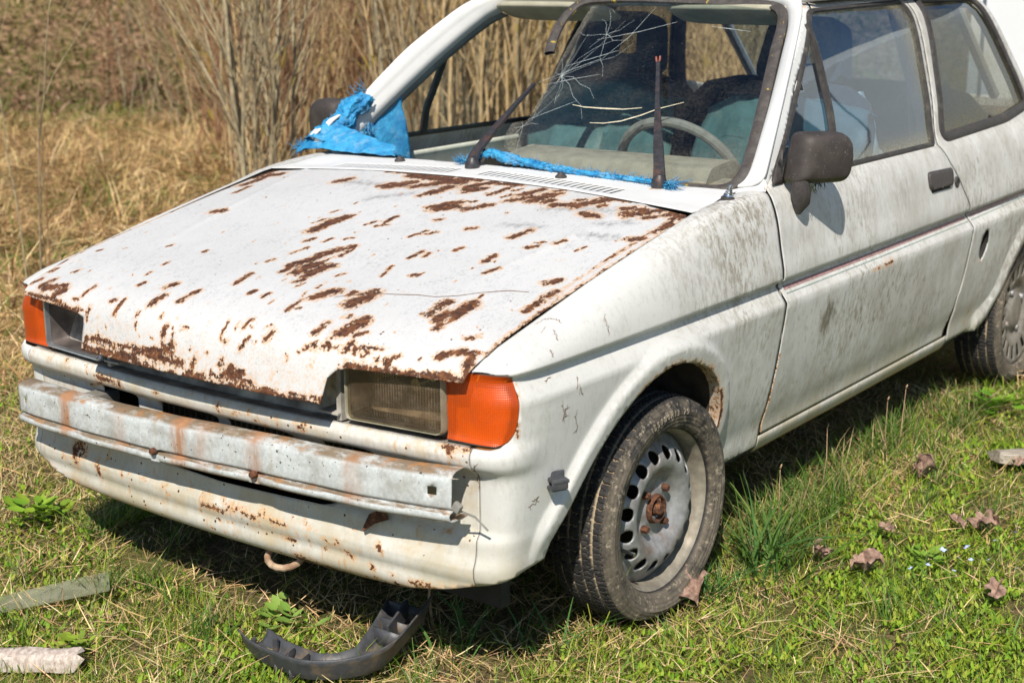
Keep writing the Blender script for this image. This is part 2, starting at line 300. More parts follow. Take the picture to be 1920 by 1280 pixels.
RUST_B = [[-0.017,1.034,0.009,1.035,0.029],[0.05,1.005,0.097,1.056,0.0142],[0.071,0.983,0.099,1.002,0.0183],[0.072,0.954,0.079,0.973,0.0067],[0.115,1.049,0.176,1.057,0.0138],[0.147,0.969,0.16,1.022,0.0108],[0.184,1.012,0.195,1.03,0.0067],[0.22,0.941,0.255,0.986,0.0146],[0.226,0.993,0.249,1.041,0.015],[0.274,0.966,0.294,1.023,0.0204],[0.305,0.961,0.318,0.982,0.012],[0.284,1.042,0.302,1.057,0.0086],[0.19,0.958,0.2,0.984,0.0063],[0.345,0.955,0.382,0.975,0.0157],[0.394,0.969,0.432,1.033,0.0175],[0.419,1.0,0.456,1.049,0.0137],[0.461,1.04,0.493,1.045,0.0076],[0.374,1.004,0.389,1.016,0.008],[0.447,0.986,0.455,0.997,0.0095],[0.511,0.998,0.552,1.015,0.0142],[0.534,0.966,0.561,1.0,0.0176],[0.574,0.967,0.593,0.99,0.0099],[0.548,0.991,0.586,1.031,0.0119],[0.603,1.01,0.622,1.032,0.0119],[0.633,1.007,0.65,1.027,0.0155],[0.639,0.907,0.65,0.971,0.0107],[0.618,0.844,0.635,0.868,0.0122],[0.44,0.931,0.475,0.926,0.0158],[0.378,0.741,0.391,0.793,0.0116],[0.446,0.704,0.463,0.718,0.008],[0.447,0.733,0.464,0.745,0.0049],[0.492,0.743,0.502,0.769,0.007],[0.55,0.733,0.557,0.766,0.0041],[0.41,0.601,0.407,0.634,0.0099],[0.45,0.546,0.46,0.581,0.0072],[0.589,0.563,0.607,0.593,0.0103],[0.629,0.513,0.631,0.545,0.0117],[0.629,0.433,0.633,0.493,0.0093],[0.514,0.35,0.526,0.399,0.0156],[0.526,0.325,0.53,0.355,0.0073],[0.516,0.434,0.51,0.458,0.003],[0.16,0.857,0.193,0.9,0.0142],[0.248,0.748,0.264,0.759,0.009],[0.309,0.63,0.31,0.648,0.0079],[0.634,0.876,0.642,0.997,0.0059],[0.634,0.726,0.638,0.869,0.004],[0.637,0.567,0.636,0.723,0.003],[-0.218,1.064,0.049,1.058,0.0126],[-0.16,1.045,-0.03,1.035,0.02],[-0.156,0.948,-0.117,0.993,0.02],[-0.183,0.947,-0.168,0.972,0.0101],[-0.089,0.965,-0.032,1.016,0.0171],[-0.0,0.943,0.009,0.986,0.0183],[-0.02,0.903,-0.015,0.956,0.0089],[-0.022,1.025,0.003,1.044,0.0222],[0.051,0.998,0.075,1.017,0.0141],[0.084,0.979,0.099,0.992,0.0114],[-0.338,0.95,-0.316,0.979,0.0166],[0.065,0.847,0.109,0.892,0.0148],[0.087,0.834,0.122,0.864,0.0187],[0.158,0.86,0.182,0.884,0.0142],[0.136,0.906,0.146,0.915,0.0063],[0.137,0.772,0.147,0.78,0.0097],[-0.153,0.665,-0.143,0.696,0.0053],[-0.159,0.742,-0.151,0.76,0.0055],[-0.112,0.621,-0.113,0.694,0.016],[-0.105,0.656,-0.088,0.736,0.0103],[-0.116,0.693,-0.102,0.732,0.0105],[-0.011,0.693,-0.0,0.718,0.006],[0.021,0.693,0.043,0.709,0.0069],[0.027,0.723,0.027,0.763,0.0068],[0.151,0.66,0.164,0.707,0.0063],[0.172,0.684,0.192,0.704,0.0073],[0.252,0.744,0.261,0.761,0.0072],[-0.078,0.561,-0.07,0.58,0.0078],[-0.032,0.573,-0.024,0.596,0.0057],[0.008,0.601,0.022,0.615,0.0057],[-0.052,0.486,-0.044,0.532,0.0056],[0.015,0.392,0.003,0.449,0.0083],[0.003,0.431,0.029,0.492,0.0144],[0.048,0.402,0.054,0.457,0.019],[0.023,0.49,0.064,0.57,0.0109],[0.017,0.506,0.037,0.548,0.0091],[0.091,0.399,0.098,0.463,0.0118],[0.079,0.508,0.074,0.551,0.005],[0.061,0.476,0.069,0.523,0.0052],[0.082,0.392,0.082,0.449,0.0101],[0.089,0.354,0.098,0.371,0.0087],[0.111,0.333,0.113,0.355,0.0049],[-0.07,0.427,-0.065,0.446,0.0056],[-0.039,0.303,-0.049,0.359,0.0083],[0.036,0.27,0.035,0.287,0.0058],[0.079,0.266,0.078,0.285,0.0056],[0.161,0.343,0.16,0.359,0.0047],[0.238,0.555,0.242,0.598,0.0064],[0.266,0.573,0.264,0.595,0.0054],[0.308,0.633,0.31,0.647,0.0064],[0.249,0.449,0.231,0.505,0.004],[0.31,0.477,0.319,0.485,0.0078],[0.151,0.413,0.161,0.435,0.005],[-0.505,0.68,-0.483,0.685,0.0157],[-0.652,0.975,-0.649,1.036,0.0177],[-0.622,0.982,-0.588,1.001,0.019],[-0.629,0.905,-0.618,0.95,0.0178],[-0.587,0.832,-0.591,0.886,0.0087],[-0.663,0.867,-0.658,0.877,0.0065],[-0.55,1.065,-0.529,1.067,0.0119],[-0.491,1.067,-0.446,1.069,0.0065],[-0.254,1.056,-0.237,1.065,0.0056],[0.194,0.302,0.212,0.344,0.0153],[0.2,0.319,0.209,0.339,0.0171],[0.255,0.336,0.255,0.357,0.0074],[0.291,0.299,0.296,0.365,0.0186],[0.296,0.324,0.288,0.379,0.0125],[0.324,0.244,0.325,0.258,0.0047],[0.296,0.176,0.297,0.217,0.0081],[0.354,0.195,0.362,0.238,0.0175],[0.359,0.225,0.363,0.26,0.0091],[0.385,0.193,0.399,0.208,0.0065],[0.299,0.138,0.317,0.151,0.0077],[0.312,0.137,0.315,0.144,0.006],[0.329,0.143,0.343,0.153,0.007],[0.335,0.165,0.341,0.172,0.0046],[0.354,0.144,0.362,0.152,0.0039],[0.365,0.149,0.373,0.153,0.0031],[0.383,0.141,0.386,0.144,0.0037],[0.39,0.147,0.391,0.171,0.007],[0.404,0.15,0.417,0.16,0.0064],[0.416,0.141,0.419,0.152,0.0037],[0.427,0.16,0.458,0.165,0.0049],[0.432,0.141,0.443,0.15,0.0052],[0.467,0.133,0.469,0.144,0.0034],[0.487,0.137,0.505,0.155,0.0066],[0.494,0.125,0.498,0.146,0.0058],[0.468,0.165,0.472,0.17,0.0026],[0.456,0.317,0.466,0.321,0.0041],[0.473,0.313,0.467,0.375,0.0097],[0.503,0.305,0.498,0.35,0.0142],[0.467,0.375,0.47,0.394,0.0124],[0.521,0.266,0.52,0.293,0.008],[0.524,0.302,0.531,0.325,0.006],[0.515,0.344,0.512,0.384,0.0105],[0.514,0.376,0.518,0.412,0.0139],[0.528,0.339,0.53,0.357,0.0049],[0.592,0.259,0.601,0.267,0.0067],[0.176,0.232,0.173,0.284,0.0057],[0.192,0.246,0.199,0.255,0.0039],[0.163,0.295,0.153,0.318,0.0023],[-0.04,0.305,-0.048,0.358,0.0067],[0.034,0.272,0.036,0.286,0.006],[0.077,0.268,0.078,0.286,0.0057],[0.114,0.249,0.114,0.263,0.0033],[0.123,0.151,0.122,0.185,0.0042],[0.135,0.161,0.143,0.165,0.002],[0.139,0.111,0.152,0.14,0.0036],[0.076,0.122,0.079,0.16,0.0025],[0.091,0.117,0.096,0.122,0.0035],[0.195,0.14,0.201,0.16,0.0075],[0.174,0.167,0.188,0.181,0.002],[0.091,0.073,0.099,0.082,0.0055],[0.11,0.058,0.159,0.066,0.0075],[0.114,0.076,0.134,0.073,0.005],[0.082,0.04,0.365,0.033,0.0032],[0.365,0.033,0.374,0.08,0.0025],[0.374,0.08,0.4,0.116,0.002],[0.4,0.116,0.657,0.121,0.0038],[0.527,0.119,0.655,0.127,0.0052],[0.582,0.173,0.611,0.214,0.0093],[0.582,0.183,0.641,0.215,0.0087],[0.646,0.16,0.639,0.201,0.0073],[0.654,0.13,0.652,0.171,0.0078],[0.586,0.127,0.625,0.131,0.0075],[0.198,0.032,0.251,0.04,0.0047],[0.29,0.041,0.364,0.041,0.0047],[0.493,0.12,0.514,0.123,0.0044],[-0.639,0.125,-0.479,0.125,0.0057],[-0.584,0.154,-0.506,0.172,0.0104],[-0.605,0.157,-0.582,0.192,0.0095],[-0.651,0.162,-0.638,0.182,0.0096],[-0.517,0.136,-0.493,0.156,0.0131],[-0.412,0.154,-0.404,0.194,0.0064],[-0.435,0.139,-0.42,0.142,0.0046],[-0.359,0.113,-0.356,0.125,0.0052],[-0.359,0.098,-0.362,0.129,0.0052],[-0.354,0.031,-0.345,0.062,0.0061],[-0.303,0.155,-0.29,0.163,0.0058],[-0.266,0.125,-0.267,0.17,0.0054],[-0.261,0.132,-0.268,0.154,0.005],[-0.191,0.135,-0.185,0.145,0.0049],[-0.178,0.106,-0.182,0.12,0.0036],[-0.174,0.172,-0.169,0.209,0.0105],[-0.195,0.237,-0.185,0.256,0.0104],[-0.106,0.2,-0.099,0.246,0.0091],[-0.038,0.308,-0.05,0.36,0.0074],[0.031,0.275,0.036,0.285,0.0061],[0.079,0.268,0.077,0.28,0.0055],[-0.11,0.139,-0.115,0.152,0.0036],[-0.089,0.109,-0.084,0.127,0.0076],[-0.041,0.13,-0.022,0.133,0.004],[-0.125,0.096,-0.115,0.098,0.0029],[0.079,0.124,0.079,0.159,0.0033],[0.089,0.118,0.095,0.119,0.0023],[0.124,0.154,0.122,0.184,0.0042],[0.141,0.11,0.154,0.137,0.0036],[0.196,0.14,0.201,0.159,0.0067],[-0.165,0.097,-0.162,0.096,0.002],[-0.065,0.126,-0.063,0.129,0.0025],[0.028,0.154,0.032,0.153,0.002],[-0.279,0.228,-0.276,0.241,0.0065],[-0.306,0.273,-0.31,0.292,0.0044],[-0.312,0.334,-0.315,0.352,0.0051],[-0.283,0.436,-0.281,0.442,0.0063],[-0.071,0.43,-0.069,0.449,0.0055],[-0.412,0.445,-0.41,0.452,0.0069],[-0.505,0.681,-0.481,0.684,0.0159],[-0.647,0.227,-0.641,0.249,0.0068],[-0.662,0.273,-0.661,0.3,0.008],[-0.551,0.24,-0.542,0.251,0.0068],[-0.612,0.381,-0.607,0.388,0.006],[-0.328,0.061,-0.26,0.067,0.0058],[-0.259,0.063,-0.21,0.062,0.0054],[-0.211,0.063,-0.172,0.071,0.0052],[-0.176,0.063,-0.078,0.075,0.0067],[-0.078,0.075,-0.051,0.089,0.0084],[-0.354,0.031,-0.277,0.033,0.006],[-0.656,0.125,-0.382,0.117,0.0025],[-0.352,0.039,-0.16,0.048,0.0076],[-0.17,0.063,-0.011,0.055,0.0075],[-0.086,0.089,-0.051,0.073,0.0067],[0.003,0.045,0.055,0.045,0.0044],[0.015,0.059,0.02,0.076,0.0061],[0.093,0.077,0.096,0.075,0.0031],[0.071,0.051,0.099,0.048,0.0045],[0.117,0.07,0.151,0.06,0.0076],[0.11,0.049,0.179,0.048,0.0059],[-0.349,0.027,0.365,0.029,0.0027],[0.19,0.046,0.242,0.042,0.0027],[0.237,0.041,0.316,0.037,0.0026],[0.051,0.089,0.053,0.087,0.0021],[-0.327,0.064,-0.268,0.065,0.0054]]
CRACKS = [[[0.6819,0.5124],[0.6655,0.4867],[0.6622,0.461],[0.6668,0.4542]],[[1.0589,0.8678],[1.0546,0.7924],[1.0515,0.7232]],[[0.9011,1.1412],[0.9179,1.1283],[0.9353,1.1278]],[[0.9268,1.1341],[0.9429,1.0793],[0.9479,0.9932]],[[0.8887,1.0239],[0.9133,1.056]],[[0.9172,0.9896],[0.9032,0.8698]],[[0.8924,0.5859],[0.8837,0.5607]],[[0.8982,0.592],[0.8892,0.5757],[0.8914,0.5565]],[[0.8772,0.5951],[0.8849,0.5801]],[[0.9216,0.562],[0.9378,0.5355],[0.9221,0.5263]],[[0.8741,0.832],[0.8685,0.7416]],[[0.9396,0.6376],[0.9259,0.6158]],[[0.9351,0.6242],[0.9497,0.5991]],[[0.846,0.6471],[0.8679,0.6492]],[[0.8026,0.4218],[0.8243,0.4235]],[[0.7931,0.4098],[0.813,0.4132],[0.8212,0.4222]]]

# ------------------------------------------------------------------ object helpers
def tag(o, label=None, cat=None, group=None, kind=None):
    if label: o['label'] = label
    if cat: o['category'] = cat
    if group: o['group'] = group
    if kind: o['kind'] = kind
    return o
def empty(name, loc=(0,0,0), parent=None, rz=0):
    o = bpy.data.objects.new(name, None); COL.objects.link(o); o.location = loc; o.rotation_euler.z = rz
    o.empty_display_size = .1
    if parent: o.parent = parent
    return o
def mesh_obj(name, V, F, mat, parent=None, smooth=True, attrs=None, auto=None):
    me = bpy.data.meshes.new(name)
    V = np.asarray(V, np.float32)
    if isinstance(F, np.ndarray):
        n, k = F.shape
        me.vertices.add(len(V)); me.vertices.foreach_set('co', V.ravel())
        me.loops.add(n*k); me.loops.foreach_set('vertex_index', F.astype(np.int32).ravel())
        me.polygons.add(n); me.polygons.foreach_set('loop_start', np.arange(0, n*k, k, dtype=np.int32))
        me.update(calc_edges=True)
    else:
        me.from_pydata([tuple(map(float, v)) for v in V], [], [tuple(map(int, f)) for f in F])
        me.update()
    if smooth: me.polygons.foreach_set('use_smooth', np.ones(len(me.polygons), bool))
    if attrs:
        for k, a in attrs.items():
            a = np.asarray(a, np.float32)
            if a.ndim == 2:
                at = me.attributes.new(k, 'FLOAT_COLOR', 'POINT'); at.data.foreach_set('color', a.ravel())
            else:
                at = me.attributes.new(k, 'FLOAT', 'POINT'); at.data.foreach_set('value', a)
    o = bpy.data.objects.new(name, me); COL.objects.link(o)
    if mat: me.materials.append(mat)
    if parent: o.parent = parent
    if auto is not None:
        me.set_sharp_from_angle(angle=math.radians(auto))
    return o
def solid(o, th=.002, off=-1):
    md = o.modifiers.new('thickness', 'SOLIDIFY'); md.thickness = th; md.offset = off; return o
class MB:
    """collects shapes for ONE mesh"""
    def __init__(s): s.V = []; s.F = []
    def add(s, V, F):
        n = len(s.V); s.V += [tuple(v) for v in V]; s.F += [tuple(i+n for i in f) for f in F]; return s
    def box(s, c, d, R=None, bev=0.0):
        bm = bmesh.new(); bmesh.ops.create_cube(bm, size=1)
        bmesh.ops.scale(bm, vec=d, verts=bm.verts)
        if bev: bmesh.ops.bevel(bm, geom=bm.edges[:], offset=bev, segments=2, affect='EDGES', profile=.6)
        if R is not None: bmesh.ops.rotate(bm, matrix=R, verts=bm.verts)
        bmesh.ops.translate(bm, vec=c, verts=bm.verts)
        s.bm(bm); return s
    def bm(s, bm):
        bm.verts.index_update()
        s.add([v.co[:] for v in bm.verts], [[v.index for v in f.verts] for f in bm.faces]); bm.free()
    def tube(s, P, r, n=8, caps=True, flat=1.0):
        P = [Vector(p) for p in P]; k = len(P)
        rs = r if hasattr(r, '__len__') else [r]*k
        up = Vector((0, 0, 1)); V = []; prev = None
        for i, p in enumerate(P):
            t = (P[min(i+1, k-1)] - P[max(i-1, 0)]).normalized()
            if prev is None:
                a = t.cross(up) if abs(t.z) < .95 else t.cross(Vector((1, 0, 0)))
            else: a = prev - t*prev.dot(t)
            a.normalize(); prev = a; b = t.cross(a)
            for j in range(n):
                an = 2*math.pi*j/n
                V.append(p + a*(math.cos(an)*rs[i]) + b*(math.sin(an)*rs[i]*flat))
        F = [(i*n+j, i*n+(j+1) % n, (i+1)*n+(j+1) % n, (i+1)*n+j) for i in range(k-1) for j in range(n)]
        if caps: F += [tuple(range(n-1, -1, -1)), tuple((k-1)*n+j for j in range(n))]
        return s.add(V, F)
    def ribbon(s, P, side, w, th):
        """flat bar along P, 'side' = width direction"""
        V = []; k = len(P)
        for i, p in enumerate(P):
            p = Vector(p); t = (Vector(P[min(i+1, k-1)]) - Vector(P[max(i-1, 0)])).normalized()
            sd = Vector(side[i] if hasattr(side[0], '__len__') else side); sd = (sd - t*sd.dot(t)).normalized(); nn = t.cross(sd)
            ww = w[i] if hasattr(w, '__len__') else w
            for a, b in ((-1, -1), (1, -1), (1, 1), (-1, 1)): V.append(p + sd*(a*ww/2) + nn*(b*th/2))
        F = [(i*4+j, i*4+(j+1) % 4, (i+1)*4+(j+1) % 4, (i+1)*4+j) for i in range(k-1) for j in range(4)]
        F += [(3, 2, 1, 0), tuple((k-1)*4+j for j in range(4))]
        return s.add(V, F)
    def lathe(s, prof, n=32, M=None, axis='x'):
        """profile of (axial, radius); axis x"""
        V = []; k = len(prof)
        for a, r in prof:
            for j in range(n):
                an = 2*math.pi*j/n; v = Vector((a, r*math.cos(an), r*math.sin(an)))
                V.append(M @ v if M else v)
        F = [(i*n+j, i*n+(j+1) % n, (i+1)*n+(j+1) % n, (i+1)*n+j) for i in range(k-1) for j in range(n)]
        return s.add(V, F)
    def build(s, name, mat, parent=None, smooth=True, auto=35):
        return mesh_obj(name, s.V, s.F, mat, parent, smooth, auto=auto if smooth else None)
def inpoly(P, x, y):
    P = np.asarray(P); x = np.asarray(x); y = np.asarray(y); c = np.zeros(x.shape, bool)
    j = len(P)-1
    for i in range(len(P)):
        a, b = P[i], P[j]
        with np.errstate(divide='ignore', invalid='ignore'):
            k = ((a[1] > y) != (b[1] > y)) & (x < (b[0]-a[0])*(y-a[1])/(b[1]-a[1]+1e-15)+a[0])
        c ^= k; j = i
    return c
def dens(P, h, closed=True):
    P = np.asarray(P, float); out = []
    n = len(P)
    for i in range(n if closed else n-1):
        a, b = P[i], P[(i+1) % n]; k = max(1, int(np.ceil(np.hypot(*(b-a))/h)))
        for j in range(k): out.append(a + (b-a)*j/k)
    if not closed: out.append(P[-1])
    return np.array(out)
def roundp(P, r, n=5):
    """round the corners of a polygon; r = radius or per-corner list"""
    P = [np.asarray(p, float) for p in P]; out = []; N = len(P)
    for i, p in enumerate(P):
        rr = r[i] if hasattr(r, '__len__') else r
        a, b = P[i-1]-p, P[(i+1) % N]-p; la, lb = np.hypot(*a), np.hypot(*b)
        rr = min(rr, la*.48, lb*.48)
        if rr < 1e-4: out.append(p); continue
        s, e = p+a/la*rr, p+b/lb*rr
        for k in range(n+1):
            t = k/n; out.append((1-t)**2*s + 2*t*(1-t)*p + t*t*e)
    return np.array(out)
def seg_d(x, y, seg):
    x0, y0, x1, y1 = seg[:4]; ex, ey = x1-x0, y1-y0; L = ex*ex+ey*ey+1e-12
    t = np.clip(((x-x0)*ex+(y-y0)*ey)/L, 0, 1)
    return np.hypot(x-x0-t*ex, y-y0-t*ey)
def capfield(x, y, caps, soft=1.0):
    """field: 1 inside capsules, falling to 0 a capsule-width outside"""
    f = np.zeros(x.shape)
    for c in caps:
        w = c[4]; m = (x > min(c[0], c[2])-3*w) & (x < max(c[0], c[2])+3*w) & (y > min(c[1], c[3])-3*w) & (y < max(c[1], c[3])+3*w)
        if m.any():
            d = seg_d(x[m], y[m], c)
            f[m] = np.maximum(f[m], np.clip(.5 + .5*(w-d)/(w*.9+.002), 0, 1))
    return f
def patch(name, fn, outer, holes, h, mat, parent, attrs=None, flip=False, edge_h=None, th=.002, mir=False, rows=(), lines=()):
    """cut a panel with holes out of a parametric surface"""
    outer = dens(outer, edge_h or h); holes = [dens(q, edge_h or h) for q in holes]
    lo, hi = outer.min(0), outer.max(0)
    gx, gy = np.meshgrid(np.arange(lo[0]+h/2, hi[0], h), np.arange(lo[1]+h/2, hi[1], h)); gx = gx.ravel(); gy = gy.ravel()
    gx = gx + ((np.round((gy-lo[1])/h).astype(int) % 2)*.5)*h*.0
    if len(rows):
        k = np.ones(len(gx), bool)
        for r_ in rows: k &= np.abs(gy-r_) > .5*h
        gx, gy = gx[k], gy[k]
        xr = np.arange(lo[0]+h*.3, hi[0], h); gx = np.concatenate([gx]+[xr for _ in rows]); gy = np.concatenate([gy]+[np.full(len(xr), r_) for r_ in rows])
    if len(lines):
        LP = np.concatenate([dens(l, h*.8, False) for l in lines])
        near = np.zeros(len(gx), bool)
        for c0 in range(0, len(gx), 4000): near[c0:c0+4000] = np.min((gx[c0:c0+4000, None]-LP[None, :, 0])**2+(gy[c0:c0+4000, None]-LP[None, :, 1])**2, axis=1) < (.6*h)**2
        gx = np.concatenate([gx[~near], LP[:, 0]]); gy = np.concatenate([gy[~near], LP[:, 1]])
    k = inpoly(outer, gx, gy)
    for q in holes: k &= ~inpoly(q, gx, gy)
    B = np.concatenate([outer]+holes)
    gx, gy = gx[k], gy[k]
    # drop grid points too close to the outline
    ks = np.ones(len(gx), bool)
    for c0 in range(0, len(gx), 4000):
        d = np.min((gx[c0:c0+4000, None]-B[None, :, 0])**2 + (gy[c0:c0+4000, None]-B[None, :, 1])**2, axis=1)
        ks[c0:c0+4000] = d > (.30*h)**2
    P = np.concatenate([B, np.stack([gx[ks], gy[ks]], 1)])
    E = []; o = 0
    for q in [outer]+holes:
        n = len(q); E += [(o+i, o+(i+1) % n) for i in range(n)]; o += n
    vs, es, fs, *_ = delaunay_2d_cdt([Vector(p) for p in P], E, [], 0, 1e-6)
    P = np.array([v[:] for v in vs]); T = np.array([f for f in fs if len(f) == 3])
    c = P[T].mean(1); k = inpoly(outer, c[:, 0], c[:, 1])
    for q in holes: k &= ~inpoly(q, c[:, 0], c[:, 1])
    T = T[k]
    V = fn(P[:, 0], P[:, 1])
    if mir: V = V*np.array([-1, 1, 1]); T = T[:, ::-1]
    if flip: T = T[:, ::-1]
    at = {'rust': np.zeros(len(P)), 'grime_shade': np.zeros(len(P))}
    if attrs: at.update(attrs(P[:, 0], P[:, 1], V))
    ob = mesh_obj(name, V, np.ascontiguousarray(T), mat, parent, True, at)
    if th: solid(ob, th)
    return ob
def off(fn, d):
    """the same surface pushed out by d along its normal"""
    def g(a, b):
        a, b = np.broadcast_arrays(np.asarray(a, float), np.asarray(b, float)); e = 1e-3
        P = fn(a, b); n = np.cross(fn(a+e, b)-fn(a-e, b), fn(a, b+e)-fn(a, b-e))
        n /= np.linalg.norm(n, axis=-1, keepdims=True)+1e-12
        return P + n*d
    return g
def strip(name, fn, line, w, d, mat, parent, mir=False, step=.01, wdir=None):
    """thin flat line lying d above a surface; line = list of (u,v); w = width (or list)"""
    L = dens(line, step, False); n = len(L)
    t = np.gradient(L, axis=0); nn = np.stack([-t[:, 1], t[:, 0]], 1); nn /= np.linalg.norm(nn, axis=1)[:, None]+1e-12
    if wdir is not None: nn[:] = wdir
    ww = np.interp(np.linspace(0, 1, n), np.linspace(0, 1, len(w)), w) if hasattr(w, '__len__') else np.full(n, w)
    g = off(fn, d)
    A = g(*(L+nn*ww[:, None]/2).T); B = g(*(L-nn*ww[:, None]/2).T)
    V = np.concatenate([A, B])
    F = np.array([(i, i+1, n+i+1, n+i) for i in range(n-1)])
    if mir: V = V*np.array([-1, 1, 1]); F = F[:, ::-1]
    return V, F
def swept(fn, loop, prof, closed=True, mir=False, step=.012):
    """profile (across, up) swept along a loop lying on a surface; returns V,F quads"""
    L = dens(loop, step, closed); n = len(L)
    P = fn(L[:, 0], L[:, 1]); e = 1e-3
    N = np.cross(fn(L[:, 0]+e, L[:, 1])-fn(L[:, 0]-e, L[:, 1]), fn(L[:, 0], L[:, 1]+e)-fn(L[:, 0], L[:, 1]-e)); N /= np.linalg.norm(N, axis=1)[:, None]
    T = (np.roll(P, -1, 0)-np.roll(P, 1, 0)) if closed else np.gradient(P, axis=0)
    T /= np.linalg.norm(T, axis=1)[:, None]+1e-12
    S = np.cross(N, T)
    k = len(prof); V = []
    for a, b in prof: V.append(P + S*a + N*b)
    V = np.stack(V, 1).reshape(-1, 3)
    F = []
    for i in range(n if closed else n-1):
        i2 = (i+1) % n
        for j in range(k):
            j2 = (j+1) % k
            F.append((i*k+j, i*k+j2, i2*k+j2, i2*k+j))
    F = np.array(F)
    if mir: V = V*np.array([-1, 1, 1]); F = F[:, ::-1]
    return V, F

# ================================================================== THE CAR (y runs from the nose to the tail, x<0 = its right side)
car = empty('hatchback_car'); tag(car, 'abandoned white hatchback with a rust-eaten bonnet and broken windscreen', 'car')
S = s_of_y
SY = lambda pts: [(float(S(y)), t) for y, t in pts]
S_SEAM = .664
# ---- bonnet
tipv, topv = .034, .110
bon_out = [(-.659, .120), (-.60, .118), (-.40, .110), (-.372, .104), (-.366, .09), (-.361, .032), (0, .033), (.361, .032), (.368, .085), (.385, .103), (.41, .110), (.60, .117), (.657, .119),
           (.661, .20), (.661, .6), (.655, 1.020), (.649, 1.033), (.56, 1.040), (.483, 1.045), (.3, 1.060), (.0, 1.066), (-.3, 1.060), (-.483, 1.045), (-.56, 1.040), (-.649, 1.033), (-.655, 1.020), (-.661, .6), (-.661, .20)]
GRIME_B = [[-.323,.957,-.11,.959,.035],[-.142,.854,-.059,.919,.035],[-.11,.959,.062,.998,.03],[.38,.947,.554,.991,.03],[.519,.89,.565,.939,.035],[.522,.822,.58,.838,.03],[.338,.922,.431,.959,.03],[.316,.806,.396,.818,.03]]
def bon_attr(x, v, V):
    q_ = np.random.RandomState(8); ex = [(a, b, a+q_.normal(0, .003), b+abs(q_.normal(0, .008)), w) for a, b, w in zip(q_.uniform(-.62, .62, 150), q_.uniform(.04, 1., 150)**1.5, q_.uniform(.0008, .0028, 150))]
    r = np.maximum(capfield(x, v, RUST_B), capfield(x, v, ex)*.9)
    r = np.maximum(r, .20*np.clip(1-(v-.03)/.22, 0, 1)+.10*np.clip((v-.85)/.1, 0, 1)*(v > .85))
    e = np.minimum(np.abs(np.abs(x)-.661), 9)      # side edges
    ed = np.clip(.62 - e/.008*.35, 0, .55)*(v > .2)
    r = np.maximum(r, ed)
    lowe = np.where(np.abs(x) < .366, v-.033, np.where(np.abs(x) > .40, v-.112, 9))
    r = np.maximum(r, np.clip(.72-lowe/.030, 0, 1))
    g = np.zeros(len(x))
    for a in GRIME_B: g = np.maximum(g, np.clip(1-seg_d(x, v, a)/.055, 0, 1)**1.2*.8)
    return {'rust': r, 'grime_shade': g}
bonnet_o = patch('bonnet', bonnet, bon_out, [], .0075, M_BON, car, bon_attr, th=.0035)
# folded flange under the bonnet edge
for nm, line in (('bonnet_flange', bon_out),):
    pass
V, F = strip('c', bonnet, [(.235,.317),(.255,.334),(.276,.349),(.302,.366),(.341,.3765),(.39,.395),(.43,.401),(.468,.425),(.5015,.461),(.548,.4995),(.587,.514)], [.002,.0035,.002,.004,.0025,.003,.002,.0035,.002], .0006, None, None)
mesh_obj('paint_crack', V, F, M_CRACK, bonnet_o)
# ---- nose: front panel with the slots, between the two wings
def nmir(pts): return [(-a, b) for a, b in pts]
class _:
    pass
def nose_fn(s, t):
    s = np.asarray(s, float); P = skin(np.abs(s), t); P[..., 0] = np.where(s < 0, -P[..., 0], P[..., 0]); return P
nb = [(-S_SEAM, .258), (-.60, .241), (-.50, .219), (-.3, .199), (0, .190), (.3, .199), (.50, .219), (.60, .241), (S_SEAM, .258)]
nose_out = nb + [(S_SEAM, .536), (.40, .536), (0, .536), (-.40, .536), (-S_SEAM, .536)]
slots = []
for a, b in ((.018, .205), (.288, .418)):
    for sg in (1, -1):
        P = [(sg*a, .385), (sg*b, .385), (sg*b, .4845), (sg*a, .4845)]
        slots.append(roundp(P, [.005, .02, .024, .008]))
low_slot = roundp([(-.335, .405), (-.30, .350), (0, .341), (.31, .349), (.40, .405)], [.004, .03, .02, .03, .004])
def nose_attr(s, t, V):
    r = np.clip(.42-(t-(.19+.12*np.abs(s)**2))/.030*.4, 0, .42)
    rr = np.random.RandomState(3)
    rf = lambda n, a, b, c, d, e, f: [(x_, y_, x_+rr.normal(0, .004), y_+rr.normal(0, .0025), w_) for x_, y_, w_ in zip(rr.uniform(a, b, n), rr.uniform(c, d, n), rr.uniform(e, f, n))]
    caps = rf(70, -.45, .50, .20, .33, .0012, .0034) + rf(60, .0, .35, .255, .315, .0010, .0030) + rf(45, -.60, .62, .49, .53, .0012, .0040) + [(-.50,.33,-.49,.315,.02),(-.56,.30,-.55,.285,.006),(.25,.30,.27,.298,.004),(.33,.288,.34,.284,.005),(.30,.26,.31,.262,.004),(.18,.262,.22,.26,.005),(.52,.235,.56,.24,.006),(.30,.205,.36,.208,.008),(-.25,.30,-.24,.298,.004),(-.33,.295,-.32,.29,.004),(-.52,.31,-.50,.28,.012),(-.42,.30,-.41,.27,.008),(-.05,.285,.02,.28,.007),(.02,.30,.12,.285,.006),(.22,.215,.32,.205,.014),(.12,.295,.20,.287,.004),(.44,.30,.45,.285,.006),(.36,.262,.37,.255,.008),(.42,.25,.425,.245,.006),(-.47,.47,-.37,.50,.004),(-.38,.515,-.30,.51,.009),(.66,.53,.60,.532,.004),(.02,.515,.03,.52,.006),(.07,.51,.08,.51,.005),(.25,.515,.26,.51,.009),(-.18,.515,-.17,.512,.005),(.62,.52,.64,.51,.003)]
    return {'rust': np.maximum(r, capfield(s, t, caps)*.8)}
